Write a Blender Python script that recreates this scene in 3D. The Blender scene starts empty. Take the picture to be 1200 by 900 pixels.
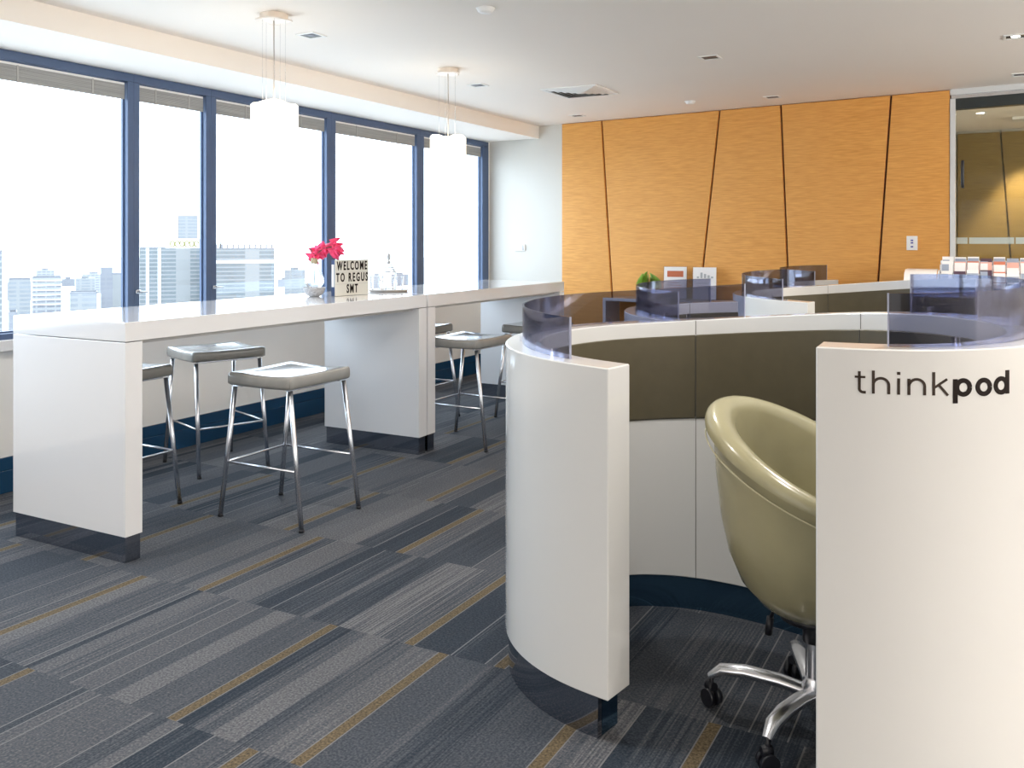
import bpy, bmesh, math, random
from mathutils import Vector, Matrix
random.seed(11)
sc = bpy.context.scene
C = sc.collection
PI = math.pi

# ------------------------------------------------------------------ camera, light, exposure
A0 = math.radians(28.4)                       # camera yaw to the left of +Y
EYE = 1.42
cam_d = bpy.data.cameras.new('camera'); cam = bpy.data.objects.new('camera', cam_d); C.objects.link(cam)
cam_d.sensor_width = 36.0; cam_d.lens = 1054.0 / 1200.0 * 36.0
cam_d.shift_y = -(450.0 - 282.0) / 1200.0
cam_d.clip_start = 0.05; cam_d.clip_end = 4000
cam.location = (0, 0, EYE); cam.rotation_euler = (PI / 2, 0, A0)
sc.camera = cam
sc.view_settings.view_transform = 'Standard'; sc.view_settings.look = 'None'
sc.view_settings.exposure = 1.06; sc.view_settings.gamma = 1.0
sc.view_settings.use_curve_mapping = False
try:
    sc.cycles.use_denoising = True
    sc.cycles.max_bounces = 10; sc.cycles.diffuse_bounces = 6; sc.cycles.glossy_bounces = 5
    sc.cycles.transparent_max_bounces = 24; sc.cycles.transmission_bounces = 8
    sc.cycles.sample_clamp_indirect = 6.0
    sc.cycles.caustics_reflective = False; sc.cycles.caustics_refractive = False
except Exception:
    pass
W = bpy.data.worlds.new('world'); sc.world = W; W.use_nodes = True
bg = W.node_tree.nodes['Background']
bg.inputs[0].default_value = (0.76, 0.88, 1.0, 1); bg.inputs[1].default_value = 3.5

def area_light(name, loc, rot, sx, sy, power, col, portal=False, spread=None):
    l = bpy.data.lights.new(name, 'AREA'); l.shape = 'RECTANGLE'; l.size = sx; l.size_y = sy
    l.energy = power; l.color = col
    if portal: l.cycles.is_portal = True
    if spread: l.spread = spread
    o = bpy.data.objects.new(name, l); C.objects.link(o); o.location = loc; o.rotation_euler = rot
    return o
# daylight portals just outside the window wall (the sky itself does the lighting)
area_light('window_portal', (-5.15, 4.6, 1.68), (0, -PI / 2, 0), 1.65, 8.2, 1, (1, 1, 1), portal=True)
# added fill lamps out of view: right side, rear, and two facing up
area_light('fill_right', (7.7, 1.0, 1.35), (0, PI / 2, 0), 2.2, 16.0, 12, (1.0, 0.98, 0.95))
area_light('fill_rear', (0.5, -8.7, 1.35), (PI / 2, 0, 0), 12.0, 2.2, 75, (1.0, 0.99, 0.98))
area_light('fill_up_right', (4.9, 2.5, 1.50), (PI, 0, 0), 5.0, 15.0, 820, (1.0, 0.975, 0.94))
area_light('fill_up_rear', (0.5, -4.5, 1.50), (PI, 0, 0), 9.0, 4.0, 110, (1.0, 0.96, 0.90))

# ------------------------------------------------------------------ material helpers
MATS = {}
def mat(name, col, rough=0.5, metal=0.0, coat=0.0, emit=None, estr=0.0, spec=0.5, trans=0.0, ior=1.45):
    if name in MATS: return MATS[name]
    m = bpy.data.materials.new(name); m.use_nodes = True
    b = m.node_tree.nodes['Principled BSDF']
    b.inputs['Base Color'].default_value = (*col, 1); b.inputs['Roughness'].default_value = rough
    b.inputs['Metallic'].default_value = metal; b.inputs['Coat Weight'].default_value = coat
    b.inputs['Coat Roughness'].default_value = 0.04
    b.inputs['Specular IOR Level'].default_value = spec
    b.inputs['Transmission Weight'].default_value = trans; b.inputs['IOR'].default_value = ior
    if emit: b.inputs['Emission Color'].default_value = (*emit, 1); b.inputs['Emission Strength'].default_value = estr
    MATS[name] = m
    return m
def nd(m, t, **kw):
    n = m.node_tree.nodes.new(t)
    for k, v in kw.items(): setattr(n, k, v)
    return n
def lk(m, a, b): m.node_tree.links.new(a, b)
def bsdf(m): return m.node_tree.nodes['Principled BSDF']
def noise_tint(m, col, scale=(1, 1, 1), amt=0.08, nscale=5.0, bump=0.0, detail=4.0, bdist=0.002):
    """slow procedural variation round a base colour, with an optional bump"""
    tc = nd(m, 'ShaderNodeTexCoord'); mp = nd(m, 'ShaderNodeMapping'); mp.inputs['Scale'].default_value = scale
    nz = nd(m, 'ShaderNodeTexNoise'); nz.inputs['Scale'].default_value = nscale; nz.inputs['Detail'].default_value = detail
    lk(m, tc.outputs['Object'], mp.inputs['Vector']); lk(m, mp.outputs[0], nz.inputs['Vector'])
    r = nd(m, 'ShaderNodeValToRGB')
    r.color_ramp.elements[0].position = 0.3; r.color_ramp.elements[1].position = 0.7
    r.color_ramp.elements[0].color = (*[c * (1 - amt) for c in col], 1); r.color_ramp.elements[1].color = (*[min(1, c * (1 + amt)) for c in col], 1)
    lk(m, nz.outputs['Fac'], r.inputs['Fac']); lk(m, r.outputs['Color'], bsdf(m).inputs['Base Color'])
    if bump:
        bp = nd(m, 'ShaderNodeBump'); bp.inputs['Strength'].default_value = bump; bp.inputs['Distance'].default_value = bdist
        lk(m, nz.outputs['Fac'], bp.inputs['Height']); lk(m, bp.outputs['Normal'], bsdf(m).inputs['Normal'])
    return m

LAM = noise_tint(mat('white_laminate', (0.66, 0.665, 0.66), 0.16, coat=0.6), (0.66, 0.665, 0.66), amt=0.01, nscale=0.8)
LAMT = noise_tint(mat('white_table_laminate', (0.78, 0.78, 0.795), 0.14, coat=0.7), (0.78, 0.78, 0.795), amt=0.01, nscale=0.8)
KICK = mat('mirror_kick', (0.36, 0.38, 0.43), 0.07, metal=1.0)
KICKI = mat('mirror_kick_dark_reflection', (0.12, 0.24, 0.36), 0.12, metal=1.0)  # mirror kick darkened and blued for the dark reflections inside the booth
SEAM = mat('seam_dark', (0.10, 0.095, 0.085), 0.6)
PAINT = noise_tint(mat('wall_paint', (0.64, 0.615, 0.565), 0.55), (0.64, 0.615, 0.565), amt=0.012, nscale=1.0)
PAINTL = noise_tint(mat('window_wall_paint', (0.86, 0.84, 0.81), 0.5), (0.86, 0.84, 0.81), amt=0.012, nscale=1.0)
CEIL = noise_tint(mat('ceiling_paint', (0.92, 0.855, 0.785), 0.7), (0.92, 0.855, 0.785), amt=0.01, nscale=0.7)
NAVY = mat('navy_baseboard', (0.012, 0.055, 0.12), 0.22, coat=0.3)
FRAME = noise_tint(mat('navy_window_frame', (0.075, 0.115, 0.21), 0.35), (0.075, 0.115, 0.21), amt=0.05, nscale=3)  # navy lightened to carry the bloom from the bright windows
SEATM = noise_tint(mat('grey_stool_vinyl', (0.27, 0.265, 0.25), 0.20, coat=0.6), (0.27, 0.265, 0.25), amt=0.05, nscale=14, bump=0.12)
CHROME = mat('chrome', (0.80, 0.82, 0.87), 0.26, metal=1.0)
OLIVE = noise_tint(mat('olive_upholstery', (0.088, 0.074, 0.043), 0.45), (0.088, 0.074, 0.043), amt=0.05, nscale=20, bump=0.06)
LEATH = noise_tint(mat('olive_chair_leather', (0.36, 0.33, 0.20), 0.24, coat=0.25), (0.36, 0.33, 0.20), amt=0.05, nscale=9, bump=0.10)
BLACK = mat('black_plastic', (0.012, 0.013, 0.018), 0.35)
WHITEP = mat('white_plastic', (0.85, 0.84, 0.82), 0.35)
PAPER = mat('white_paper', (0.86, 0.86, 0.88), 0.6)
DARKT = mat('dark_lettering', (0.012, 0.007, 0.006), 0.6, spec=0.2)
DARKT2 = mat('brown_thin_lettering', (0.045, 0.032, 0.025), 0.6, spec=0.2)
CORD = mat('pale_cord', (0.50, 0.42, 0.36), 0.5)
SILVER = mat('silver_metal', (0.62, 0.63, 0.65), 0.25, metal=1.0)

def thin_glass(name, tint, gloss=0.12, rough=0.0, ior=1.45):
    """clear sheet: straight-through tint plus a fresnel-weighted reflection"""
    m = bpy.data.materials.new(name); m.use_nodes = True; nt = m.node_tree
    nt.nodes.remove(nt.nodes['Principled BSDF'])
    out = nt.nodes['Material Output']
    t = nd(m, 'ShaderNodeBsdfTransparent'); t.inputs[0].default_value = (*tint, 1)
    g = nd(m, 'ShaderNodeBsdfGlossy'); g.inputs['Roughness'].default_value = rough; g.inputs[0].default_value = (1, 1, 1, 1)
    f = nd(m, 'ShaderNodeFresnel'); f.inputs[0].default_value = ior
    mx = nd(m, 'ShaderNodeMixShader')
    mu = nd(m, 'ShaderNodeMath', operation='MULTIPLY'); mu.inputs[1].default_value = gloss
    lk(m, f.outputs[0], mu.inputs[0]); lk(m, mu.outputs[0], mx.inputs[0])
    lk(m, t.outputs[0], mx.inputs[1]); lk(m, g.outputs[0], mx.inputs[2]); lk(m, mx.outputs[0], out.inputs[0])
    return m
PANE = thin_glass('window_glass', (0.97, 0.99, 1.0), 0.12)
TINT = thin_glass('smoked_blue_acrylic', (0.52, 0.53, 0.62), 0.45)
CLEAR = thin_glass('clear_glass', (0.955, 0.96, 0.97), 0.8)
DOORG = thin_glass('partition_glass', (0.85, 0.86, 0.82), 0.25)
ACRY = thin_glass('clear_acrylic', (0.90, 0.90, 0.95), 0.5)

# orange weave with a fine horizontal grain
def weave(name, c1, c2, c3):
    m = bpy.data.materials.new(name); m.use_nodes = True
    b = bsdf(m); b.inputs['Roughness'].default_value = 0.6; b.inputs['Sheen Weight'].default_value = 0.15
    tc = nd(m, 'ShaderNodeTexCoord'); mp = nd(m, 'ShaderNodeMapping'); mp.inputs['Scale'].default_value = (5, 5, 75)
    n1 = nd(m, 'ShaderNodeTexNoise'); n1.inputs['Scale'].default_value = 1.6; n1.inputs['Detail'].default_value = 6
    n2 = nd(m, 'ShaderNodeTexNoise'); n2.inputs['Scale'].default_value = 1.1; n2.inputs['Detail'].default_value = 3
    lk(m, tc.outputs['Object'], mp.inputs[0]); lk(m, mp.outputs[0], n1.inputs[0]); lk(m, tc.outputs['Object'], n2.inputs[0])
    r = nd(m, 'ShaderNodeValToRGB'); r.color_ramp.elements[0].position = 0.3; r.color_ramp.elements[1].position = 0.72
    r.color_ramp.elements[0].color = (*c1, 1); r.color_ramp.elements[1].color = (*c2, 1)
    mx = nd(m, 'ShaderNodeMixRGB'); mx.blend_type = 'MIX'; mx.inputs[2].default_value = (*c3, 1)
    mr = nd(m, 'ShaderNodeMapRange'); mr.inputs[1].default_value = 0.35; mr.inputs[2].default_value = 0.75; mr.inputs[4].default_value = 0.45
    lk(m, n1.outputs['Fac'], r.inputs[0]); lk(m, n2.outputs['Fac'], mr.inputs[0]); lk(m, mr.outputs[0], mx.inputs[0])
    lk(m, r.outputs[0], mx.inputs[1]); lk(m, mx.outputs[0], b.inputs['Base Color'])
    bp = nd(m, 'ShaderNodeBump'); bp.inputs['Strength'].default_value = 0.25; bp.inputs['Distance'].default_value = 0.003
    lk(m, n1.outputs['Fac'], bp.inputs['Height']); lk(m, bp.outputs[0], b.inputs['Normal'])
    return m
ORANGE = weave('orange_woven_fabric', (0.62, 0.265, 0.045), (0.80, 0.390, 0.088), (0.74, 0.365, 0.095))
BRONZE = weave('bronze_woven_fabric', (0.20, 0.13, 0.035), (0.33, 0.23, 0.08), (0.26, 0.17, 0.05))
GROOVE = mat('panel_edge_brown', (0.13, 0.05, 0.015), 0.7)

# ------------------------------------------------------------------ mesh helpers
def obj(name, bm, m, parent=None, smooth=False, loc=None, ang=40):
    me = bpy.data.meshes.new(name); bm.normal_update(); bm.to_mesh(me); bm.free()
    for mm in (m if isinstance(m, (list, tuple)) else [m]): me.materials.append(mm)
    if smooth:
        for p in me.polygons: p.use_smooth = True
        try: me.set_sharp_from_angle(angle=math.radians(ang))
        except Exception: pass
    o = bpy.data.objects.new(name, me); C.objects.link(o)
    if parent: o.parent = parent
    if loc: o.location = loc
    return o
def pieces(name, bm, m, parent):
    """every loose piece of bm becomes an object of its own"""
    bm.verts.ensure_lookup_table(); seen = set(); out = []
    for v0 in bm.verts:
        if v0 in seen: continue
        st = [v0]; isl = []
        seen.add(v0)
        while st:
            v = st.pop(); isl.append(v)
            for e in v.link_edges:
                w = e.other_vert(v)
                if w not in seen: seen.add(w); st.append(w)
        nb = bmesh.new(); mp = {v: nb.verts.new(v.co) for v in isl}; fs = {f for v in isl for f in v.link_faces}
        for f in fs:
            nf = nb.faces.new([mp[v] for v in f.verts]); nf.smooth = f.smooth
        out.append(obj(name, nb, m, parent))
    bm.free(); return out
def tag(o, label=None, cat=None, group=None, kind=None):
    if label: o['label'] = label
    if cat: o['category'] = cat
    if group: o['group'] = group
    if kind: o['kind'] = kind
    return o
def thing(name, label, cat, loc=(0, 0, 0), rotz=0, group=None):
    o = bpy.data.objects.new(name, None); C.objects.link(o); o.location = loc; o.rotation_euler = (0, 0, rotz)
    o.empty_display_size = 0.1
    return tag(o, label, cat, group)
def struct(name, bm, m, parent=None, smooth=False):
    o = obj(name, bm, m, parent, smooth)
    if parent is None: o['kind'] = 'structure'
    return o
def dup(root, loc, rotz, label, group=None):
    r = root.copy(); C.objects.link(r); r.location = loc; r.rotation_euler = (0, 0, rotz); r['label'] = label
    if group: r['group'] = group
    for ch in list(root.children):
        c = ch.copy(); C.objects.link(c); c.parent = r
        for g in ch.children:
            d = g.copy(); C.objects.link(d); d.parent = c
    return r
def box(bm, x0, x1, y0, y1, z0, z1, bev=0.0, mi=0, M=None):
    t = bmesh.new()
    bmesh.ops.create_cube(t, size=1.0)
    for v in t.verts:
        v.co = Vector(((x0 + x1) / 2 + v.co.x * (x1 - x0), (y0 + y1) / 2 + v.co.y * (y1 - y0), (z0 + z1) / 2 + v.co.z * (z1 - z0)))
    if bev > 0: bmesh.ops.bevel(t, geom=t.edges[:], offset=bev, segments=2, profile=0.6, affect='EDGES')
    join(bm, t, mi, M)
def join(bm, t, mi=0, M=None):
    if M is not None: bmesh.ops.transform(t, matrix=M, verts=t.verts)
    mp = {}
    for v in t.verts: mp[v] = bm.verts.new(v.co)
    for f in t.faces:
        try: nf = bm.faces.new([mp[v] for v in f.verts]); nf.material_index = mi; nf.smooth = f.smooth
        except ValueError: pass
    t.free()
def prism(bm, pts, z0, z1, mi=0, axis='z'):
    """closed polygon pts extruded between z0 and z1 along an axis"""
    def mk(p, z): return {'z': (p[0], p[1], z), 'y': (p[0], z, p[1]), 'x': (z, p[0], p[1])}[axis]
    a = [bm.verts.new(mk(p, z0)) for p in pts]; b = [bm.verts.new(mk(p, z1)) for p in pts]
    n = len(pts)
    for i in range(n): bm.faces.new((a[i], a[(i + 1) % n], b[(i + 1) % n], b[i])).material_index = mi
    bm.faces.new(a[::-1]).material_index = mi; bm.faces.new(b).material_index = mi
def tube(bm, pts, r, seg=10, cap=True, radii=None, squash=1.0):
    pts = [Vector(p) for p in pts]; rings = []
    up = None
    for i, p in enumerate(pts):
        d = (pts[min(i + 1, len(pts) - 1)] - pts[max(i - 1, 0)]).normalized()
        if up is None:
            up = Vector((0, 0, 1)) if abs(d.z) < 0.9 else Vector((1, 0, 0))
        s = d.cross(up).normalized(); u = s.cross(d).normalized(); up = u
        rr = radii[i] if radii else r
        rings.append([bm.verts.new(p + s * math.cos(2 * PI * k / seg) * rr + u * math.sin(2 * PI * k / seg) * rr * squash) for k in range(seg)])
    for a, b in zip(rings, rings[1:]):
        for k in range(seg):
            f = bm.faces.new((a[k], a[(k + 1) % seg], b[(k + 1) % seg], b[k])); f.smooth = True
    if cap:
        bm.faces.new(rings[0][::-1]); bm.faces.new(rings[-1])
def lathe(bm, prof, c=(0, 0), seg=32, mi=0, cap=True):
    rings = []
    for r, z in prof:
        if r < 1e-5: rings.append([bm.verts.new((c[0], c[1], z))])
        else: rings.append([bm.verts.new((c[0] + r * math.cos(2 * PI * k / seg), c[1] + r * math.sin(2 * PI * k / seg), z)) for k in range(seg)])
    for a, b in zip(rings, rings[1:]):
        for k in range(seg):
            k2 = (k + 1) % seg
            vs = [a[k % len(a)], a[k2 % len(a)], b[k2 % len(b)], b[k % len(b)]]
            u = []
            for v in vs:
                if v not in u: u.append(v)
            if len(u) >= 3:
                f = bm.faces.new(u); f.material_index = mi; f.smooth = True
    if cap:
        if len(rings[0]) > 1: bm.faces.new(rings[0][::-1]).material_index = mi
        if len(rings[-1]) > 1: bm.faces.new(rings[-1]).material_index = mi
def fix(bm):
    bmesh.ops.recalc_face_normals(bm, faces=bm.faces[:]); return bm
def text_bm(s, size, depth, offset=0.0, sx=1.0, spacing=1.0):
    """lettering as solid mesh in the XZ plane, facing -Y, centred on x"""
    cu = bpy.data.curves.new('lettering', 'FONT'); cu.body = s; cu.size = size; cu.extrude = depth; cu.offset = offset
    cu.align_x = 'CENTER'; cu.space_character = spacing; cu.resolution_u = 3
    o = bpy.data.objects.new('lettering', cu); C.objects.link(o)
    dg = bpy.context.evaluated_depsgraph_get(); me = bpy.data.meshes.new_from_object(o.evaluated_get(dg))
    bm = bmesh.new(); bm.from_mesh(me)
    bmesh.ops.transform(bm, matrix=Matrix.Rotation(PI / 2, 4, 'X') @ Matrix.Scale(sx, 4, (1, 0, 0)), verts=bm.verts)
    bpy.data.objects.remove(o); bpy.data.meshes.remove(me)
    return bm
def LD(lat, d):            # a point so far to the right of and so far ahead of the viewer's spot
    return (lat * math.cos(A0) - d * math.sin(A0), lat * math.sin(A0) + d * math.cos(A0))

# ------------------------------------------------------------------ room shell
XW = -4.93; ZC = 2.63
def yb(x): return 8.60 - 0.1201 * (x + 4.95)      # the back wall runs a little askew
# carpet: loose-laid planks, each with its own yarn tone, some with a gold band
def carpet():
    bm = bmesh.new(); lay = bm.loops.layers.float_color.new('yarn')
    golds = {(-1, -2.84), (-1, -1.85), (-1, -3.30), (0, -2.18), (0, -1.70), (0, -3.20), (0, -1.12), (0, -4.05), (1, -1.848), (1, -2.875), (1, -1.483), (1, -3.60), (1, -4.4),
             (2, -2.42), (2, -3.10), (2, -1.30), (2, -3.90), (3, -2.76), (3, -3.45), (3, -1.6), (4, -2.3), (4, -3.1), (4, -3.9), (5, -2.9), (5, -2.0), (5, -3.6), (6, -3.3), (6, -2.5), (7, -3.0), (7, -2.2), (8, -2.7)}
    def strip(x0, x1, y0, y1, tone, gold, streak, hue):
        vs = [bm.verts.new((x0, y0, 0)), bm.verts.new((x1, y0, 0)), bm.verts.new((x1, y1, 0)), bm.verts.new((x0, y1, 0))]
        f = bm.faces.new(vs)
        for l in f.loops: l[lay] = (tone, gold, streak, hue)
    for j in range(-15, 14):
        y0 = 1.865 + 0.745 * j; y1 = y0 + 0.745
        gs = sorted([g[1] for g in golds if g[0] == j] + [random.uniform(-0.8, 7.9) for _ in range(10)])
        if j < -1: gs = sorted([random.uniform(-4.8, 7.9) for _ in range(14)])
        x = -5.0
        gs = [g for g in gs]
        for g in gs + [8.0]:
            while g - x > 0.004:
                w = min(random.choice((0.03, 0.05, 0.075, 0.10, 0.15, 0.23)), g - x)
                if g - x - w < 0.03: w = g - x
                t = random.choice((0.15, 0.30, 0.42, 0.48, 0.53, 0.58, 0.62, 0.68, 0.76))
                strip(x, x + w, y0, y1, t, 0, random.choice((0.1, 0.35, 0.7, 1.0)), random.random())
                x += w
                if random.random() < 0.35 and g - x > 0.03:
                    strip(x, x + 0.005, y0, y1, 1.25, 0, 0.3, 0); x += 0.005
            if g < 7.99:
                strip(x, x + 0.004, y0, y1, 1.2, 0, 0.2, 0.5); strip(x + 0.004, x + 0.042, y0, y1, 0.5, 1, 0.2, 0.5); strip(x + 0.042, x + 0.046, y0, y1, 1.1, 0, 0.2, 0.5); x += 0.046
    return bm
m = bpy.data.materials.new('plank_carpet'); m.use_nodes = True; b = bsdf(m)
b.inputs['Roughness'].default_value = 0.8; b.inputs['Specular IOR Level'].default_value = 0.25
at = nd(m, 'ShaderNodeAttribute', attribute_name='yarn'); sp = nd(m, 'ShaderNodeSeparateColor'); lk(m, at.outputs['Color'], sp.inputs[0])
tc = nd(m, 'ShaderNodeTexCoord')
mp = nd(m, 'ShaderNodeMapping'); mp.inputs['Scale'].default_value = (150, 1.8, 1); lk(m, tc.outputs['Object'], mp.inputs[0])
ns = nd(m, 'ShaderNodeTexNoise'); ns.inputs['Scale'].default_value = 1.0; ns.inputs['Detail'].default_value = 3; lk(m, mp.outputs[0], ns.inputs[0])
sharp = nd(m, 'ShaderNodeMapRange'); sharp.inputs[1].default_value = 0.38; sharp.inputs[2].default_value = 0.62; sharp.inputs[3].default_value = -1; sharp.inputs[4].default_value = 1
lk(m, ns.outputs['Fac'], sharp.inputs[0])
nf = nd(m, 'ShaderNodeTexNoise'); nf.inputs['Scale'].default_value = 130; nf.inputs['Detail'].default_value = 2; lk(m, tc.outputs['Object'], nf.inputs[0])
tone = nd(m, 'ShaderNodeMath', operation='MULTIPLY'); lk(m, sharp.outputs[0], tone.inputs[0]); lk(m, sp.outputs['Blue'], tone.inputs[1])
t2 = nd(m, 'ShaderNodeMath', operation='MULTIPLY_ADD'); t2.inputs[1].default_value = 0.24; lk(m, tone.outputs[0], t2.inputs[0]); lk(m, sp.outputs['Red'], t2.inputs[2])
fz = nd(m, 'ShaderNodeMath', operation='MULTIPLY_ADD'); fz.inputs[1].default_value = 1.2; fz.inputs[2].default_value = -0.6; lk(m, nf.outputs['Fac'], fz.inputs[0])
t3 = nd(m, 'ShaderNodeMath', operation='ADD'); lk(m, t2.outputs[0], t3.inputs[0]); lk(m, fz.outputs[0], t3.inputs[1])
cr = nd(m, 'ShaderNodeValToRGB'); e = cr.color_ramp.elements
e[0].position = 0.0; e[0].color = (0.010, 0.018, 0.030, 1); e[1].position = 1.0; e[1].color = (0.160, 0.158, 0.165, 1)
k = e.new(0.35); k.color = (0.036, 0.044, 0.058, 1); k = e.new(0.65); k.color = (0.076, 0.079, 0.089, 1)
lk(m, t3.outputs[0], cr.inputs[0])
mx = nd(m, 'ShaderNodeMixRGB'); lk(m, sp.outputs['Green'], mx.inputs[0]); lk(m, cr.outputs[0], mx.inputs[1])
gr = nd(m, 'ShaderNodeValToRGB'); gr.color_ramp.elements[0].color = (0.045, 0.034, 0.018, 1); gr.color_ramp.elements[1].color = (0.165, 0.122, 0.068, 1)
gr.color_ramp.elements[0].position = 0.3; gr.color_ramp.elements[1].position = 0.7
lk(m, nf.outputs['Fac'], gr.inputs[0]); lk(m, gr.outputs[0], mx.inputs[2]); lk(m, mx.outputs[0], b.inputs['Base Color'])
bp = nd(m, 'ShaderNodeBump'); bp.inputs['Strength'].default_value = 0.5; bp.inputs['Distance'].default_value = 0.004
lk(m, nf.outputs['Fac'], bp.inputs['Height']); lk(m, bp.outputs[0], b.inputs['Normal'])
CARPET = m
struct('floor', carpet(), CARPET)
bm = bmesh.new(); box(bm, -5.0, 8.2, -9.2, 12.5, -0.12, -0.004); struct('trim_1', bm, mat('floor_slab', (0.3, 0.3, 0.3), 0.8))

bm = bmesh.new(); box(bm, -5.2, 8.2, -9.2, 12.5, ZC, ZC + 0.12); struct('ceiling', bm, CEIL)
# dropped bulkhead over the windows
bm = bmesh.new(); box(bm, -5.2, -4.28, -9.2, yb(-4.28), 2.50, ZC); struct('trim_2', bm, CEIL)
# window wall: low wall, end pier, sill, head
bm = bmesh.new()
box(bm, -5.12, XW, -9.2, 9.0, 0, 0.80)
box(bm, -5.12, XW, 8.57, 9.0, 0.80, 2.50)
box(bm, -5.12, XW, -9.2, 1.0, 0.80, 2.50)
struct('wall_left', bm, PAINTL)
bm = bmesh.new(); box(bm, -5.05, XW + 0.035, 1.0, yb(XW), 0.797, 0.862, bev=0.006); struct('trim_3', bm, LAMT)
bm = bmesh.new(); box(bm, XW - 0.005, XW + 0.018, -9.2, yb(XW), 0, 0.125, bev=0.003); box(bm, XW - 0.005, XW + 0.010, -9.2, yb(XW), 0.125, 0.198, bev=0.003)
struct('baseboard_left', bm, NAVY)
# windows
bays = [(1.0, 3.915, 2.40), (4.005, 4.565, 0), (4.66, 5.865, 0), (5.98, 7.185, 0), (7.31, 8.44, 0)]
for i, (y0, y1, _) in enumerate(bays):
    w = bpy.data.objects.new('window_%d' % (i + 1), None); C.objects.link(w); w['kind'] = 'structure'
    bm = bmesh.new()
    ya = y0 - ((0.0, 0.045, 0.05, 0.06, 0.065)[i]); yz = y1 + ((0.045, 0.045, 0.055, 0.06, 0.13)[i])
    FX0, FX1 = -4.976, XW + 0.004
    box(bm, FX0, FX1, ya, yz, 2.445, 2.499, bev=0.004)
    box(bm, FX0, FX1, ya, yz, 0.862, 0.895, bev=0.004)
    box(bm, FX0, FX1, ya, y0, 0.895, 2.445, bev=0.004); box(bm, FX0, FX1, y1, yz, 0.895, 2.445, bev=0.004)
    # inner rebate
    for a, b2 in ((y0, y0 + 0.010), (y1 - 0.010, y1)): box(bm, -4.980, -4.962, a, b2, 0.895, 2.445)
    box(bm, -4.980, -4.962, y0, y1, 0.895, 0.905); box(bm, -4.980, -4.962, y0, y1, 2.437, 2.445)
    struct('window_frame', fix(bm), FRAME, w)
    bm = bmesh.new(); box(bm, -4.974, -4.968, y0, y1, 0.9, 2.44); struct('window_pane', bm, PANE, w)
    if i in (1, 2, 3):
        bm = bmesh.new(); yy = ya + 0.03
        box(bm, XW + 0.004, XW + 0.014, yy - 0.02, yy + 0.02, 1.075, 1.10, bev=0.003); tube(bm, [(XW + 0.012, yy, 1.09), (XW + 0.035, yy, 1.088), (XW + 0.04, yy + 0.05, 1.085)], 0.006, 8)
        struct('window_latch', bm, SILVER, w)
TAPE = mat('blind_tape', (0.42, 0.41, 0.39), 0.6)
BL = noise_tint(mat('blind_slats_grey', (0.36, 0.355, 0.34), 0.5), (0.36, 0.355, 0.34), scale=(1, 1, 60), amt=0.15, nscale=2)
blabels = ['raised venetian blind at the top of the widest window on the left', 'raised venetian blind in the narrow second window',
           'raised venetian blind in the window behind the nearer pendant lamp', 'raised venetian blind in the window between the two pendant lamps',
           'raised venetian blind in the last window, behind the farther pendant lamp']
for i, (y0, y1, _) in enumerate(bays):
    t = thing('venetian_blind', blabels[i], 'blind', (0, 0, 0), 0, 'raised blinds in the window wall')
    bm = bmesh.new(); box(bm, -4.958, -4.944, y0 + 0.012, y1 - 0.012, 2.423, 2.436); obj('headrail', bm, WHITEP, t)
    bm = bmesh.new()
    for k in range(11): box(bm, -4.958 + (k % 2) * 0.001, -4.943, y0 + 0.012, y1 - 0.012, 2.330 + k * 0.0085, 2.3372 + k * 0.0085)
    obj('slats', bm, BL, t)
    n = max(2, int((y1 - y0) / 0.42)); 
    for k in range(n):
        y = y0 + (k + 0.5) * (y1 - y0) / n; bm = bmesh.new(); box(bm, -4.943, -4.940, y - 0.006, y + 0.006, 2.326, 2.425); obj('ladder_tape', bm, TAPE, t)
# outer sunshade fin seen through the last window
bm = bmesh.new(); box(bm, -5.96, -5.84, 9.80, 9.92, -4, 6); struct('trim_4', bm, mat('grey_facade_metal', (0.45, 0.46, 0.50), 0.5))
# back wall (askew), with a glazed opening at its right end
def skew(bm, x0, x1, t0, t1, z0, z1, bev=0.0, mi=0):
    """box lying along the back wall: x span, offset in front of (-) or behind (+) its face"""
    pts = [(x0, yb(x0) + t0), (x1, yb(x1) + t0), (x1, yb(x1) + t1), (x0, yb(x0) + t1)]
    t = bmesh.new(); prism(t, pts, z0, z1, mi)
    if bev: bmesh.ops.bevel(t, geom=t.edges[:], offset=bev, segments=2, profile=0.6, affect='EDGES')
    join(bm, fix(t), mi)
bm = bmesh.new(); skew(bm, -5.1, -0.335, 0.0, 0.12, 0, ZC); skew(bm, 3.0, 8.2, 0.0, 0.12, 0, ZC); skew(bm, -0.335, 3.0, 0.0, 0.12, 2.585, ZC)
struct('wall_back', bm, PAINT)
bm = bmesh.new(); box(bm, 8.0, 8.2, -9.2, 12.5, 0, ZC); struct('wall_right', bm, PAINT)
bm = bmesh.new(); box(bm, -5.2, 8.2, -9.2, -9.0, 0, ZC); struct('wall_front', bm, PAINT)
bm = bmesh.new(); skew(bm, -4.93, -3.985, -0.016, 0.0, 0, 0.19, 0.003); struct('baseboard_back', bm, NAVY)

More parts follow.
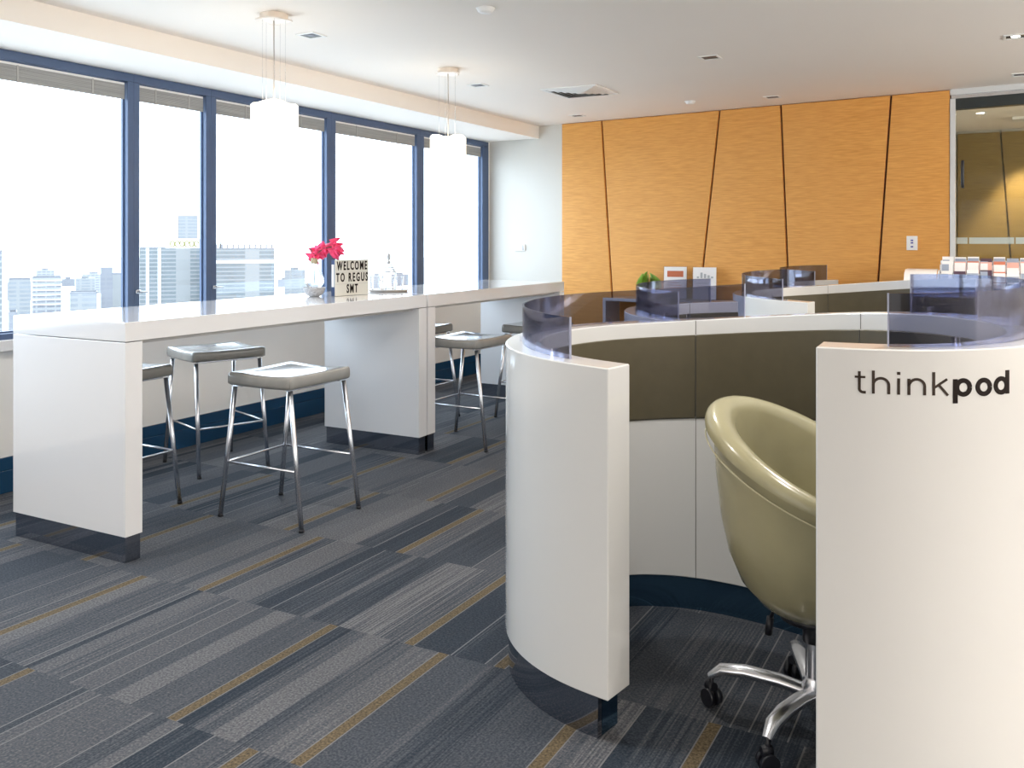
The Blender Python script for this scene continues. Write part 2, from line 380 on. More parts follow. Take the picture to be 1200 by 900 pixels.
# upholstered wall panels: seams lean, so every panel is a trapezium with its own depth
seams = [(-3.985, -3.985), (-3.509, -3.33), (-2.268, -2.56), (-1.701, -1.59), (-0.782, -0.954), (-0.335, -0.335)]   # x at the ceiling, x at the floor
plab = ['orange fabric wall panel at the left end, beside the white wall', 'wide orange fabric wall panel second from the left end',
        'orange fabric wall panel that narrows towards the ceiling, third from left', 'wide orange fabric wall panel fourth from the left end',
        'orange fabric wall panel at the right end, with the switch plate on it']
for i in range(5):
    (a1, a0), (b1, b0) = seams[i], seams[i + 1]
    g = 0.0075
    bm = bmesh.new()
    pts = [(a0 + g, 0.02), (b0 - g, 0.02), (b1 - g, ZC - 0.004), (a1 + g, ZC - 0.004)]
    fr = [bm.verts.new((x, yb(x) - 0.045, z)) for x, z in pts]; bk = [bm.verts.new((x, yb(x) - 0.002, z)) for x, z in pts]
    f = bm.faces.new(fr); bm.faces.new(bk[::-1])
    for k in range(4): bm.faces.new((fr[k], bk[k], bk[(k + 1) % 4], fr[(k + 1) % 4]))
    fix(bm)
    es = [e for e in bm.edges if all(v in fr for v in e.verts)]
    bmesh.ops.bevel(bm, geom=es, offset=0.012, segments=3, profile=0.6, affect='EDGES')
    tag(obj('wall_panel', bm, ORANGE, smooth=True), plab[i], 'wall panel', 'orange fabric panels on the back wall')
bm = bmesh.new(); skew(bm, -3.985, -0.335, -0.006, -0.001, 0.02, ZC - 0.002); struct('trim_5', bm, GROOVE)

# glazed opening: white jamb, dark track, glass with a frosted band
d = bpy.data.objects.new('door_1', None); C.objects.link(d); d['kind'] = 'structure'
bm = bmesh.new(); skew(bm, -0.34, -0.300, -0.05, 0.10, 0, 2.555, 0.003); struct('door_jamb', bm, LAM, d)
bm = bmesh.new(); skew(bm, -0.34, 3.0, -0.045, 0.08, 2.585, ZC, 0.003); struct('door_head_trim', bm, LAM, d)
bm = bmesh.new(); skew(bm, -0.33, 3.0, -0.02, 0.06, 2.555, 2.585); struct('door_track', bm, SILVER, d)
bm = bmesh.new(); skew(bm, -0.34, 3.0, -0.03, 0.05, 2.47, 2.555); struct('door_header', bm, mat('dark_header', (0.025, 0.032, 0.032), 0.3), d)
bm = bmesh.new(); skew(bm, -0.300, 3.0, 0.0, 0.010, 0.02, 2.47); struct('door_pane', bm, DOORG, d)
bm = bmesh.new()
for a, b2 in ((-0.298, -0.215), (-0.205, 0.108), (0.118, 0.6), (0.61, 3.0)): skew(bm, a, b2, -0.003, -0.001, 1.395, 1.445)
struct('door_frosted_band', bm, mat('frosted_band', (0.55, 0.60, 0.56), 0.7), d)
# corridor behind the glass
bm = bmesh.new(); box(bm, -0.9, 5.0, 11.15, 11.27, 0, 2.63); struct('wall_corridor', bm, PAINT)
bm = bmesh.new(); box(bm, -0.9, -0.41, 8.25, 11.15, 0, 2.63); struct('wall_corridor_left', bm, PAINT)
cx = [(-0.405, -0.405), (0.02, 0.20), (1.0, 0.8), (2.2, 2.3), (3.4, 3.3)]
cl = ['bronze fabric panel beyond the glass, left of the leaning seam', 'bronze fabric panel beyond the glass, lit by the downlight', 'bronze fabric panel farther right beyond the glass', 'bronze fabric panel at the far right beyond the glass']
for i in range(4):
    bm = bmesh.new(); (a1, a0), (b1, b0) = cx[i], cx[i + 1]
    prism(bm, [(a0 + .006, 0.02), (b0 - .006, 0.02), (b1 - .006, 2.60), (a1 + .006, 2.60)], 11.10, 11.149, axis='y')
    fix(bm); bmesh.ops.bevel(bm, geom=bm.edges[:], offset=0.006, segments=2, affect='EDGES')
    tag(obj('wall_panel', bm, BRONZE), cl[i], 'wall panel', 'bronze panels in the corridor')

# ------------------------------------------------------------------ ceiling fittings
def downlight(x, y, s, label, lit=False, rot=0.0):
    t = thing('downlight', label, 'ceiling light', (x, y, ZC), rot, 'square recessed downlights')
    bm = bmesh.new(); o_ = s / 2; i_ = s * 0.38
    for a in ((-o_, o_, -o_, -i_), (-o_, o_, i_, o_), (-o_, -i_, -i_, i_), (i_, o_, -i_, i_)): box(bm, *a, -0.006, 0.0, bev=0.0015)
    obj('trim_ring', bm, WHITEP, t)
    bm = bmesh.new(); box(bm, -i_, i_, -i_, i_, -0.002, -0.0005); obj('recess', bm, BLACK, t)
    bm = bmesh.new(); lathe(bm, [(0.0, -0.004), (s * 0.13, -0.004), (s * 0.19, -0.0025)], seg=20)
    obj('lamp', bm, LAMPON if lit else mat('unlit_reflector', (0.12, 0.11, 0.13), 0.35, metal=0.5), t)
LAMPON = mat('lit_lamp', (1, 1, 1), 0.4, emit=(1.0, 0.93, 0.82), estr=14)
downlight(-3.555, 4.094, 0.13, 'small square downlight beside the nearer pendant lamp')
downlight(-3.557, 6.021, 0.13, 'small square downlight beside the farther pendant lamp')
downlight(-3.58, 7.95, 0.13, 'small square downlight between the air vent and the orange wall')
downlight(-1.673, 5.839, 0.13, 'square downlight in the middle of the open ceiling, unlit')
downlight(-1.672, 7.70, 0.13, 'square downlight close above the middle of the orange wall')
downlight(0.09, 6.10, 0.13, 'lit square downlight at the right edge of the ceiling', True)
downlight(0.15, 7.515, 0.13, 'square downlight in front of the glazed opening')
for (x, y, lab) in ((-2.347, 4.051, 'round white smoke detector near the top edge of the picture'), (-2.35, 7.60, 'round white detector on the ceiling near the orange wall')):
    bm = bmesh.new(); lathe(bm, [(0.0, -0.028), (0.028, -0.026), (0.040, -0.018), (0.046, -0.006), (0.05, 0.0)], seg=28)
    tag(obj('smoke_detector', fix(bm), WHITEP, loc=(x, y, ZC)), lab, 'smoke detector')
t = thing('air_vent', 'square white ceiling air diffuser between the farther pendant and the orange wall', 'air vent', (-2.975, 6.66, ZC))
t.rotation_euler = (0, 0, 0)
bm = bmesh.new(); box(bm, -.215, .215, -.215, .215, -0.002, -0.0005); obj('duct_opening', bm, mat('duct_brown', (0.16, 0.13, 0.11), 0.7), t)
bm = bmesh.new()
for k in range(5):
    o_ = 0.215 - k * 0.043; i_ = o_ - 0.035; z0 = -0.012 - 0.002 * k
    def quad(a, b2, c, dd): bm.faces.new([bm.verts.new(p) for p in (a, b2, c, dd)])
    for r in range(4):
        Mz = Matrix.Rotation(r * PI / 2, 3, 'Z')
        P4 = [(-o_, -o_, z0 + 0.006), (o_, -o_, z0 + 0.006), (i_, -i_, z0 - 0.006), (-i_, -i_, z0 - 0.006)]
        lo = [Mz @ Vector(p) for p in P4]; hi = [p + Vector((0, 0, 0.002)) for p in lo]
        quad(*lo); quad(*hi[::-1])
obj('louvre', bm, WHITEP, t)
bm = bmesh.new()
for a in ((-.24, .24, -.24, -.212), (-.24, .24, .212, .24), (-.24, -.212, -.212, .212), (.212, .24, -.212, .212)): box(bm, *a, -0.010, 0.0, bev=0.002)
obj('frame', bm, WHITEP, t)

# pendant lamps: petalled ceiling plate, thin wires, folded paper-white shade
SHADE = mat('glowing_shade', (0.95, 0.9, 0.82), 0.5, emit=(1.0, 0.90, 0.72), estr=1.5)
def shade_bm(rt, h, n=5, amp=0.16):
    bm = bmesh.new(); seg = 80; rings = []
    for (r, z) in ((rt * 0.55, 0.0), (rt * 0.90, -0.002), (rt, -0.012), (rt * 1.0, -h), (rt * 0.96, -h), (rt * 0.96, -0.02), (rt * 0.5, -0.012)):
        rings.append([bm.verts.new(((r * (1 + amp * (abs(math.sin(n * a / 2)) - 0.6))) * math.cos(a), (r * (1 + amp * (abs(math.sin(n * a / 2)) - 0.6))) * math.sin(a), z - 0.010 * math.cos(3 * a) * (1 if z > -0.05 else 0))) for a in [2 * PI * k / seg for k in range(seg)]])
    rings.append(rings[0])
    for a, b2 in zip(rings, rings[1:]):
        for k in range(seg): f = bm.faces.new((a[k], a[(k + 1) % seg], b2[(k + 1) % seg], b2[k])); f.smooth = True
    return fix(bm)
def pendant(x, y, label, rot):
    t = thing('pendant_lamp', label, 'pendant lamp', (x, y, ZC), rot, 'white pendant lamps over the bar tables')
    bm = bmesh.new(); lathe(bm, [(0.0, -0.034), (0.070, -0.034), (0.074, -0.030), (0.074, 0.0)], seg=40); 
    for k in range(4):
        a = k * PI / 2 + 0.5; M2 = Matrix.Rotation(a, 4, 'Z') @ Matrix.Translation((0.060, 0, -0.030)) @ Matrix.Rotation(0.12, 4, 'Y')
        t2 = bmesh.new(); lathe(t2, [(0.0, -0.002), (0.036, -0.002), (0.040, 0.004), (0.0, 0.006)], seg=24); join(bm, t2, 0, M2)
    obj('ceiling_plate', fix(bm), mat('plate_pinkish_white', (0.80, 0.70, 0.60), 0.35), t, smooth=True)
    zt = 2.155 - ZC
    bm = bmesh.new(); tube(bm, [(0, 0, -0.03), (0.002, 0, -0.25), (0, 0, zt - 0.01)], 0.0032, 8); obj('cord', bm, CORD, t)
    bm = bmesh.new()
    for k in range(5):
        a = 2 * PI * k / 5 + 0.3; px, py = 0.062 * math.cos(a), 0.062 * math.sin(a)
        tube(bm, [(px, py, -0.03), (px, py, zt - 0.006)], 0.0006, 6)
    pieces('suspension_wire', bm, SILVER, t)
    obj('lamp_shade', shade_bm(0.122, 0.16, amp=0.13), SHADE, t, loc=(0, 0, zt))
    l = bpy.data.lights.new('pendant_bulb', 'POINT'); l.energy = 0.9; l.color = (1.0, 0.85, 0.65); l.shadow_soft_size = 0.04
    lo = bpy.data.objects.new('pendant_bulb', l); C.objects.link(lo); lo.parent = t; lo.location = (0, 0, zt - 0.09)
pendant(-3.41, 3.627, 'nearer white pendant lamp hanging over the first bar table', 0.2)
pendant(-3.415, 5.367, 'farther white pendant lamp hanging over the second bar table', 0.9)
# lamps with beams in the ceiling
def spot(name, x, y, power, size=110, col=(1.0, 0.86, 0.68), z=ZC - 0.03, blend=0.6):
    l = bpy.data.lights.new(name, 'SPOT'); l.energy = power; l.color = col; l.spot_size = math.radians(size); l.spot_blend = blend; l.shadow_soft_size = 0.05
    o = bpy.data.objects.new(name, l); C.objects.link(o); o.location = (x, y, z)
spot('downlight_beam', 0.09, 6.10, 40)
for (x_, y_) in ((-1.67, 3.98), (-1.67, 2.12), (0.09, 4.24), (0.09, 2.75), (-3.56, 2.2)):
    spot('downlight_beam', x_, y_, 33, 130, (1.0, 0.97, 0.92))
spot('corridor_beam', 0.24, 10.82, 90, 72, (1.0, 0.80, 0.52), 2.56, 0.5)
spot('corridor_beam_2', 1.7, 10.93, 60, 80, (1.0, 0.80, 0.52), 2.56, 0.5)
spot('corridor_beam_3', -0.05, 9.2, 26, 120, (1.0, 0.82, 0.55), 2.56, 0.5)
for (x, y, lab) in ((0.28, 10.35, 'lit round downlight beyond the glass near the small vent'), (-0.15, 9.6, 'lit round downlight beyond the glass beside the jamb')):
    t = thing('round_downlight', lab, 'ceiling light', (x, y, ZC))
    bm = bmesh.new(); lathe(bm, [(0.035, -0.004), (0.05, -0.006), (0.058, 0.0)], seg=24, cap=False); obj('trim_ring', bm, WHITEP, t)
    bm = bmesh.new(); lathe(bm, [(0.0, -0.004), (0.037, -0.003)], seg=24); obj('lamp', bm, LAMPON, t)
t = thing('corridor_vent', 'small white rectangular vent on the ceiling beyond the glass', 'air vent', (0.42, 10.15, ZC))
bm = bmesh.new(); box(bm, -0.30, 0.30, -0.11, 0.11, -0.03, 0, bev=0.004); obj('vent_box', bm, WHITEP, t)
bm = bmesh.new()
for k in range(5): box(bm, -0.17, 0.05, -0.08 + k * 0.036, -0.06 + k * 0.036, -0.033, -0.029)
obj('vent_slots', bm, BLACK, t)

# ------------------------------------------------------------------ switches
t = thing('light_switch', 'white switch plate with blue marks on the right orange wall panel', 'switch', (-0.62, yb(-0.62) - 0.045, 1.40), -math.atan(0.1201))
bm = bmesh.new(); box(bm, -.042, .042, -.010, 0, -.058, .058, bev=.003); obj('plate', bm, WHITEP, t)
bm = bmesh.new()
for zz in (0.022, 0.002, -0.030): box(bm, -.010, .010, -.013, -.009, zz - .006, zz + .006, bev=.002)
pieces('button', bm, mat('blue_button', (0.08, 0.08, 0.35), 0.4), t)
t = thing('wall_thermostat', 'white oblong control plate on the white wall right of the last window', 'switch', (-4.52, yb(-4.52), 1.345), -math.atan(0.1201))
bm = bmesh.new(); box(bm, -.068, .068, -.016, 0, -.034, .034, bev=.004); obj('plate', bm, WHITEP, t)
bm = bmesh.new(); box(bm, .040, .052, -.019, -.015, -.028, .028, bev=.002); obj('slider', bm, mat('grey_plastic', (.3, .3, .32), .4), t)

# ------------------------------------------------------------------ bar tables
def bar_table(y0, y1, label):
    x0, x1 = -4.17, -3.37; H = 1.06
    t = thing('bar_table', label, 'table', (x1, y0, 0), 0, 'white waterfall bar tables along the windows')
    L_ = y1 - y0; Wd = x0 - x1
    bm = bmesh.new(); box(bm, Wd, 0, 0, L_, H - 0.086, H, bev=0.003); obj('tabletop', bm, LAMT, t)
    for a, b2 in ((0.0, 0.09), (L_ - 0.09, L_)):
        bm = bmesh.new(); box(bm, Wd, 0, a, b2, 0.115, H - 0.089, bev=0.002); lg = obj('leg_panel', bm, LAMT, t)
        bm = bmesh.new(); box(bm, Wd + 0.012, -0.008, a + 0.006, b2 - 0.006, 0.0, 0.115); k_ = obj('kick_plate', bm, KICK, lg)
        bm = bmesh.new(); lathe(bm, [(0.012, 0.0), (0.012, 0.02), (0.0, 0.02)], c=(-0.02, (a + b2) / 2), seg=14)
    bm = bmesh.new(); box(bm, Wd + 0.05, -0.05, 0.09, L_ - 0.09, H - 0.105, H - 0.086); obj('underside_shade_strip', bm, mat('shadow_gap', (0.5, 0.49, 0.48), .5), t)  # grey strip colours in the shadow reveal under the tabletop
    return t
bar_table(2.665, 5.03, 'nearer white gloss bar table carrying the letter sign and the flowers')
bar_table(5.045, 7.20, 'farther white gloss bar table with nothing standing on it')

# ------------------------------------------------------------------ stools
def make_stool(label):
    t = thing('bar_stool', label, 'stool', (0, 0, 0), 0, 'chrome bar stools with grey seats')
    # saddle seat
    bm = bmesh.new(); nx, ny = 16, 16; hx, hy = 0.215, 0.24; z0, z1 = 0.685, 0.742
    def top(u, v):   # u across x, v along y
        return z1 + 0.011 * (u * u) - 0.005 * (1 - v * v) - 0.002
    def ring(inset, zf):
        r = []
        def corner(u, v):
            # superellipse outline
            return u, v
        rc = 0.028
        for (sx, sy, a0) in ((1, 1, 0), (-1, 1, 90), (-1, -1, 180), (1, -1, 270)):
            for q in range(6):
                a = math.radians(a0 + 90 * q / 5); u2 = sx * (hx - rc) + (rc - inset * .7) * math.cos(a); v2 = sy * (hy - rc) + (rc - inset * .7) * math.sin(a)
                r.append(bm.verts.new((u2, v2, zf(u2 / hx, v2 / hy))))
            nx_, ny_ = {0: (-1, 1), 90: (-1, -1), 180: (1, -1), 270: (1, 1)}[a0]
            a = math.radians(a0 + 90); e0 = (sx * (hx - rc) + (rc - inset * .7) * math.cos(a), sy * (hy - rc) + (rc - inset * .7) * math.sin(a))
            e1 = (nx_ * (hx - rc) + (rc - inset * .7) * math.cos(a), ny_ * (hy - rc) + (rc - inset * .7) * math.sin(a))
            for q in range(1, 11):
                f_ = q / 11; u2 = e0[0] + (e1[0] - e0[0]) * f_; v2 = e0[1] + (e1[1] - e0[1]) * f_
                r.append(bm.verts.new((u2, v2, zf(u2 / hx, v2 / hy))))
        return r
    rings = [ring(0.022, lambda u, v: z0 + 0.004 * u * u - 0.004), ring(0.004, lambda u, v: z0 + 0.006 + 0.004 * u * u - 0.004), ring(0.0, lambda u, v: z0 + 0.018 + 0.004 * u * u - 0.004),
             ring(0.0, lambda u, v: top(u, v) - 0.022), ring(0.004, lambda u, v: top(u, v) - 0.007), ring(0.016, lambda u, v: top(u, v))]
    for s in (0.8, 0.55, 0.3):
        rr = []
        for k in range(64):
            v0 = rings[5][k].co; u, v = v0.x / hx * s, v0.y / hy * s
            rr.append(bm.verts.new((v0.x * s, v0.y * s, top(u, v))))
        rings.append(rr)
    for a, b2 in zip(rings, rings[1:]):
        for k in range(64): f = bm.faces.new((a[k], a[(k + 1) % 64], b2[(k + 1) % 64], b2[k])); f.smooth = True
    bm.faces.new(rings[0][::-1]); f = bm.faces.new(rings[-1]); f.smooth = True
    st = obj('seat', bm, SEATM, t)
    bm = bmesh.new()
    for sy in (-1, 1): tube(bm, [(-hx + .0082, sy * (hy - .0082), z0 + .006), (-hx + .0082, sy * (hy - .0082), z1 - .008)], 0.0014, 6)
    tube(bm, [(hx - .0082, -hy + .0082, z0 + .006), (hx - .0082, -hy + .0082, z1 - .008)], 0.0016, 6)
    pieces('seam', bm, mat('seat_seam', (0.2, 0.19, 0.17), 0.5), st)
    bm = bmesh.new()
    for sx in (-1, 1): box(bm, sx * 0.16 - .010, sx * 0.16 + .010, -0.20, 0.20, 0.672, 0.690, bev=.002)
    pieces('seat_rail', bm, CHROME, t)
    for sx in (-1, 1):
        for sy in (-1, 1):
            bm = bmesh.new(); p0 = Vector((sx * 0.185, sy * 0.205, 0.676)); p1 = Vector((sx * 0.272, sy * 0.222, 0.006))
            tube(bm, [p0, p1], 0.0125, 18); lg = obj('leg', bm, CHROME, t)
            bm = bmesh.new(); lathe(bm, [(0.0135, 0.0), (0.0135, 0.014), (0.0, 0.014)], c=(p1.x, p1.y), seg=14); obj('foot_cap', fix(bm), BLACK, lg)
    zr = 0.285; f = (0.676 - zr) / 0.67
    lx = 0.185 + 0.087 * f; ly = 0.205 + 0.017 * f
    bm = bmesh.new()
    for a, b2 in (((-lx, -ly), (lx, -ly)), ((-lx, -ly), (-lx, ly)), ((-lx, ly), (lx, ly))):
        tube(bm, [(*a, zr), (*b2, zr)], 0.0062, 10)
    obj('foot_rail', bm, CHROME, t)
    return t
s0 = make_stool('grey seated chrome bar stool standing free in the aisle, nearest of them all')
s0.location = (-3.255, 3.585, 0)
G = 'chrome bar stools with grey seats'
dup(s0, (-4.37, 4.13, 0), PI - math.radians(20), 'chrome bar stool behind the first table, fully visible beneath it', G)
dup(s0, (-4.165, 3.20, 0), PI, 'chrome bar stool half hidden behind the near table end panel', G)
dup(s0, (-3.29, 5.46, 0), math.radians(-2), 'chrome bar stool on the aisle side of the farther table, left of the white booth', G)
dup(s0, (-4.11, 5.97, 0), PI, 'chrome bar stool on the window side of the farther table, half hidden by its end', G)
dup(s0, (-3.29, 6.53, 0), 0, 'chrome bar stool at the far end of the farther table, mostly hidden by the booth', G)

# ------------------------------------------------------------------ curved booths
def catmull(P, n=10):
    out = []
    for i in range(len(P) - 1):
        p0 = P[max(i - 1, 0)]; p1 = P[i]; p2 = P[i + 1]; p3 = P[min(i + 2, len(P) - 1)]
        for k in range(n):
            t = k / n
            out.append(tuple(0.5 * ((2 * b) + (-a + c) * t + (2 * a - 5 * b + 4 * c - d_) * t * t + (-a + 3 * b - 3 * c + d_) * t ** 3) for a, b, c, d_ in zip(p0, p1, p2, p3)))
    out.append(P[-1])
    return out
def resample(P, step):
    acc = [0.0]
    for a, b2 in zip(P, P[1:]): acc.append(acc[-1] + math.hypot(b2[0] - a[0], b2[1] - a[1]))
    n = int(acc[-1] / step); out = []; j = 0
    for k in range(n + 1):
        s = acc[-1] * k / n
        while j < len(acc) - 2 and acc[j + 1] < s: j += 1
        f = (s - acc[j]) / max(1e-9, acc[j + 1] - acc[j]); out.append(tuple(a + (b2 - a) * f for a, b2 in zip(P[j], P[j + 1])))
    return out
TH = 0.06
class Path:
    """centre line of a booth wall: x, y and wall height at every step; left of travel is outside"""
    def __init__(s, pts):
        s.p = resample(pts, 0.02)
        for _ in range(60):
            q = s.p; s.p = [q[0]] + [tuple(0.25 * a + 0.5 * b2 + 0.25 * c for a, b2, c in zip(q[i - 1], q[i], q[i + 1])) for i in range(1, len(q) - 1)] + [q[-1]]
        s.n = []
        for i in range(len(s.p)):
            a = s.p[max(i - 2, 0)]; b2 = s.p[min(i + 2, len(s.p) - 1)]
            dx, dy = b2[0] - a[0], b2[1] - a[1]; L_ = math.hypot(dx, dy); s.n.append((-dy / L_, dx / L_))
    def at(s, i, off): return (s.p[i][0] + s.n[i][0] * off, s.p[i][1] + s.n[i][1] * off)
    def strip(s, bm, i0, i1, o0, o1, zl, zh, mi=0):
        """solid band between offsets o0<o1; zl/zh may be numbers or functions of wall height"""
        rows = []
        for i in range(i0, i1 + 1):
            h = s.p[i][2]; l_ = zl(h) if callable(zl) else zl; u = zh(h) if callable(zh) else zh
            a = s.at(i, o0); b2 = s.at(i, o1)
            rows.append([bm.verts.new((*a, l_)), bm.verts.new((*b2, l_)), bm.verts.new((*b2, u)), bm.verts.new((*a, u))])
        for r, q in zip(rows, rows[1:]):
            for k in range(4): f = bm.faces.new((r[k], r[(k + 1) % 4], q[(k + 1) % 4], q[k])); f.material_index = mi; f.smooth = True
        bm.faces.new(rows[0][::-1]).material_index = mi; bm.faces.new(rows[-1]).material_index = mi
    def near(s, x, y): return min(range(len(s.p)), key=lambda i: (s.p[i][0] - x) ** 2 + (s.p[i][1] - y) ** 2)
def solid(name, bm, m, parent, bev=0.0):
    fix(bm)
    if bev:
        es = [e for e in bm.edges if len(e.link_faces) == 2 and e.calc_face_angle(0) > 0.9]
        bmesh.ops.bevel(bm, geom=es, offset=bev, segments=1, affect='EDGES')
    return obj(name, bm, m, parent, smooth=True, ang=25)
CX, CY = 0.555, 3.045
def hook(a_to, z=lambda a: 1.06, R=0.528):
    out = []; a = 242.0
    while a > a_to + 1e-6:
        out.append((R * math.cos(math.radians(a)), R * math.sin(math.radians(a)), z(a))); a -= 8.0
    out.append((R * math.cos(math.radians(a_to)), R * math.sin(math.radians(a_to)), z(a_to)))
    return out
def zprof(a): # wall height round the hook, slowly rising
    return 1.060 + (242 - a) / 140.0 * 0.036
tail = [(.72, 3.528, 1.112), (.845, 3.458, 1.125), (.98, 3.37, 1.14), (1.06, 3.30, 1.150), (1.16, 3.20, 1.163), (1.235, 3.09, 1.175), (1.29, 2.98, 1.183), (1.345, 2.85, 1.189), (1.38, 2.70, 1.192),
        (1.40, 2.52, 1.192), (1.375, 2.36, 1.188), (1.30, 2.225, 1.182), (1.16, 2.128, 1.175), (1.03, 2.095, 1.172), (.93, 2.094, 1.17), (.84, 2.115, 1.17), (.785, 2.143, 1.17), (.743, 2.175, 1.17)]
full_pts = hook(98, zprof) + [(x - CX, y - CY, z) for x, y, z in tail]
short_pts = hook(80, lambda a: 1.060 + (242 - a) / 162.0 * 0.03)

def booth(pts, label, loc, rz, seams_at, scr, full=True):
    P = Path(catmull(pts, 8)); n = len(P.p) - 1
    t = thing('booth_pod', label, 'booth', loc, rz, 'curved white booths in a row')
    # with this direction of travel (clockwise) the left normal points outwards
    bm = bmesh.new(); P.strip(bm, 0, n, -TH, TH, 0.122, lambda h: h)
    solid('curved_wall', bm, LAM, t, 0.003)
    bm = bmesh.new(); e0 = 2
    P.strip(bm, e0, n - 2, TH - 0.03, TH - 0.010, 0.0, 0.122); k_ = solid('outer_kick_plate', bm, KICK, t)
    bm = bmesh.new(); P.strip(bm, e0, n - 2, -TH + 0.004, TH - 0.032, 0.0, 0.122); k_ = solid('inner_kick_plate', bm, KICKI, t)
    # upholstery between seams
    idx = [0] + [P.near(*s) for s in seams_at] + [n]
    for a, b2 in zip(idx, idx[1:]):
        if b2 - a < 4: continue
        bm = bmesh.new(); P.strip(bm, a + (0 if a else 1), b2, -TH - 0.007, -TH + 0.002, lambda h: h - 0.373, lambda h: h - 0.056)
        # leave a slit at the joint
        solid('upholstered_panel', bm, OLIVE, t, 0.003)
    for i in idx[1:-1]:
        bm = bmesh.new(); a = P.at(i, -TH - 0.0085); q = P.n[i]; tx, ty = q[1], -q[0]; h = P.p[i][2]
        w = 0.0011
        pts4 = [(a[0] - tx * w, a[1] - ty * w), (a[0] + tx * w, a[1] + ty * w), (a[0] + tx * w + q[0] * .004, a[1] + ty * w + q[1] * .004), (a[0] - tx * w + q[0] * .004, a[1] - ty * w + q[1] * .004)]
        prism(bm, pts4, h - 0.37, h - 0.058)
        a = P.at(i, -TH - 0.0008)
        pts4 = [(a[0] - tx * w, a[1] - ty * w), (a[0] + tx * w, a[1] + ty * w), (a[0] + tx * w + q[0] * .004, a[1] + ty * w + q[1] * .004), (a[0] - tx * w + q[0] * .004, a[1] - ty * w + q[1] * .004)]
        prism(bm, pts4, 0.122, h - 0.375); prism(bm, pts4, h - 0.055, h - 0.001)
        obj('panel_seam', fix(bm), SEAM, t)
    # dark strip coloured in as the shadow line under the upholstery
    bm = bmesh.new(); P.strip(bm, 1, n - 1, -TH - 0.003, -TH + 0.002, lambda h: h - 0.377, lambda h: h - 0.373); solid('upholstery_shadow_line', bm, SEAM, t)
    # smoked screens
    for (a, b2) in scr:
        i0, i1 = P.near(*a), P.near(*b2)
        bm = bmesh.new(); P.strip(bm, i0, i1, -0.003, 0.003, lambda h: h + 0.0005, lambda h: h + 0.126); so = solid('privacy_screen', bm, TINT, t)
        bm = bmesh.new()
        P.strip(bm, i0, i0, -0.003, 0.003, 0, 1) if False else None
        for i in (i0, i1):
            q = P.n[i]; tx, ty = q[1], -q[0]; c = P.at(i, 0); h = P.p[i][2]; sgn = -1 if i == i0 else 1
            c = (c[0] + tx * sgn * .002, c[1] + ty * sgn * .002)
            prism(bm, [(c[0] - tx * .0015 - q[0] * .0035, c[1] - ty * .0015 - q[1] * .0035), (c[0] + tx * .0015 - q[0] * .0035, c[1] + ty * .0015 - q[1] * .0035), (c[0] + tx * .0015 + q[0] * .0035, c[1] + ty * .0015 + q[1] * .0035), (c[0] - tx * .0015 + q[0] * .0035, c[1] - ty * .0015 + q[1] * .0035)], h + 0.0005, h + 0.126)
        pieces('polished_edge', fix(bm), mat('acrylic_edge', (0.26, 0.27, 0.36), 0.3), so)
        bm = bmesh.new(); i = i0 + 4
        while i < i1 - 2:
            for sgn in (-1, 1):
                c = P.at(i, sgn * 0.0075); h = P.p[i][2]
                t2 = bmesh.new(); box(t2, -0.006, 0.006, -0.004, 0.004, 0.0, 0.022, bev=0.001)
                join(bm, t2, 0, Matrix.Translation((c[0], c[1], h)) @ Matrix.Rotation(math.atan2(P.n[i][1], P.n[i][0]) - PI / 2, 4, 'Z'))
            i += 16
        pieces('screen_clip', bm, ACRY, so)
    return t, P
podX = -1.0
rz = A0
px0, py0 = LD(CX, CY)
tA, PA = booth(full_pts, 'nearest white curved booth with the lettering on its right panel', (px0, py0, 0), rz,
               [(.735 - CX, 3.54 - CY), (1.235 - CX, 3.085 - CY)], [((-.393, -.354), (.885 - CX, 3.44 - CY)), ((1.31 - CX, 2.93 - CY), (.875 - CX, 2.106 - CY))])
bx, by = LD(1.13, 4.40)
tB, PB = booth(short_pts, 'curved white booth second in the row, seen just behind the nearest one', (bx, by, 0), rz, [(-0.2, .49)], [((-.393, -.354), (-.05, .526))])
cx_, cy_ = LD(2.0, 5.73)
cpts = [q for q in full_pts[:-9]]
tC, PC = booth(cpts, 'curved white booth third in the row, before the orange wall', (cx_, cy_, 0), rz, [(.19, .49), (.60, .05)], [((-.393, -.354), (-.10, .52))])
dx_, dy_ = LD(2.66, 7.12)
tD, PD = booth(short_pts, 'last curved white booth, close to the orange wall', (dx_, dy_, 0), rz, [(-0.2, .49)], [((-.393, -.354), (0.02, .526))])

# lettering on the outer face of the near panel
def stroke(bm, pts, w, place):
    """flat ribbon through pts (letter units), mapped with place()"""
    n = len(pts); L_, R_ = [], []
    for i in range(n):
        a = pts[max(i - 1, 0)]; b2 = pts[min(i + 1, n - 1)]; dx, dy = b2[0] - a[0], b2[1] - a[1]; l_ = math.hypot(dx, dy) or 1
        nx, ny = -dy / l_ * w / 2, dx / l_ * w / 2
        L_.append((pts[i][0] + nx, pts[i][1] + ny)); R_.append((pts[i][0] - nx, pts[i][1] - ny))
    fr = [[bm.verts.new(place(*q, 0.0016)) for q in (L_[i], R_[i])] + [bm.verts.new(place(*q, -0.001)) for q in (R_[i], L_[i])] for i in range(n)]
    for a, b2 in zip(fr, fr[1:]):
        for k in range(4): bm.faces.new((a[k], a[(k + 1) % 4], b2[(k + 1) % 4], b2[k]))
    bm.faces.new(fr[0][::-1]); bm.faces.new(fr[-1])
def arc(cx, cy, rx, ry, a0, a1, n=14):
    return [(cx + rx * math.cos(math.radians(a0 + (a1 - a0) * k / n)), cy + ry * math.sin(math.radians(a0 + (a1 - a0) * k / n))) for k in range(n + 1)]
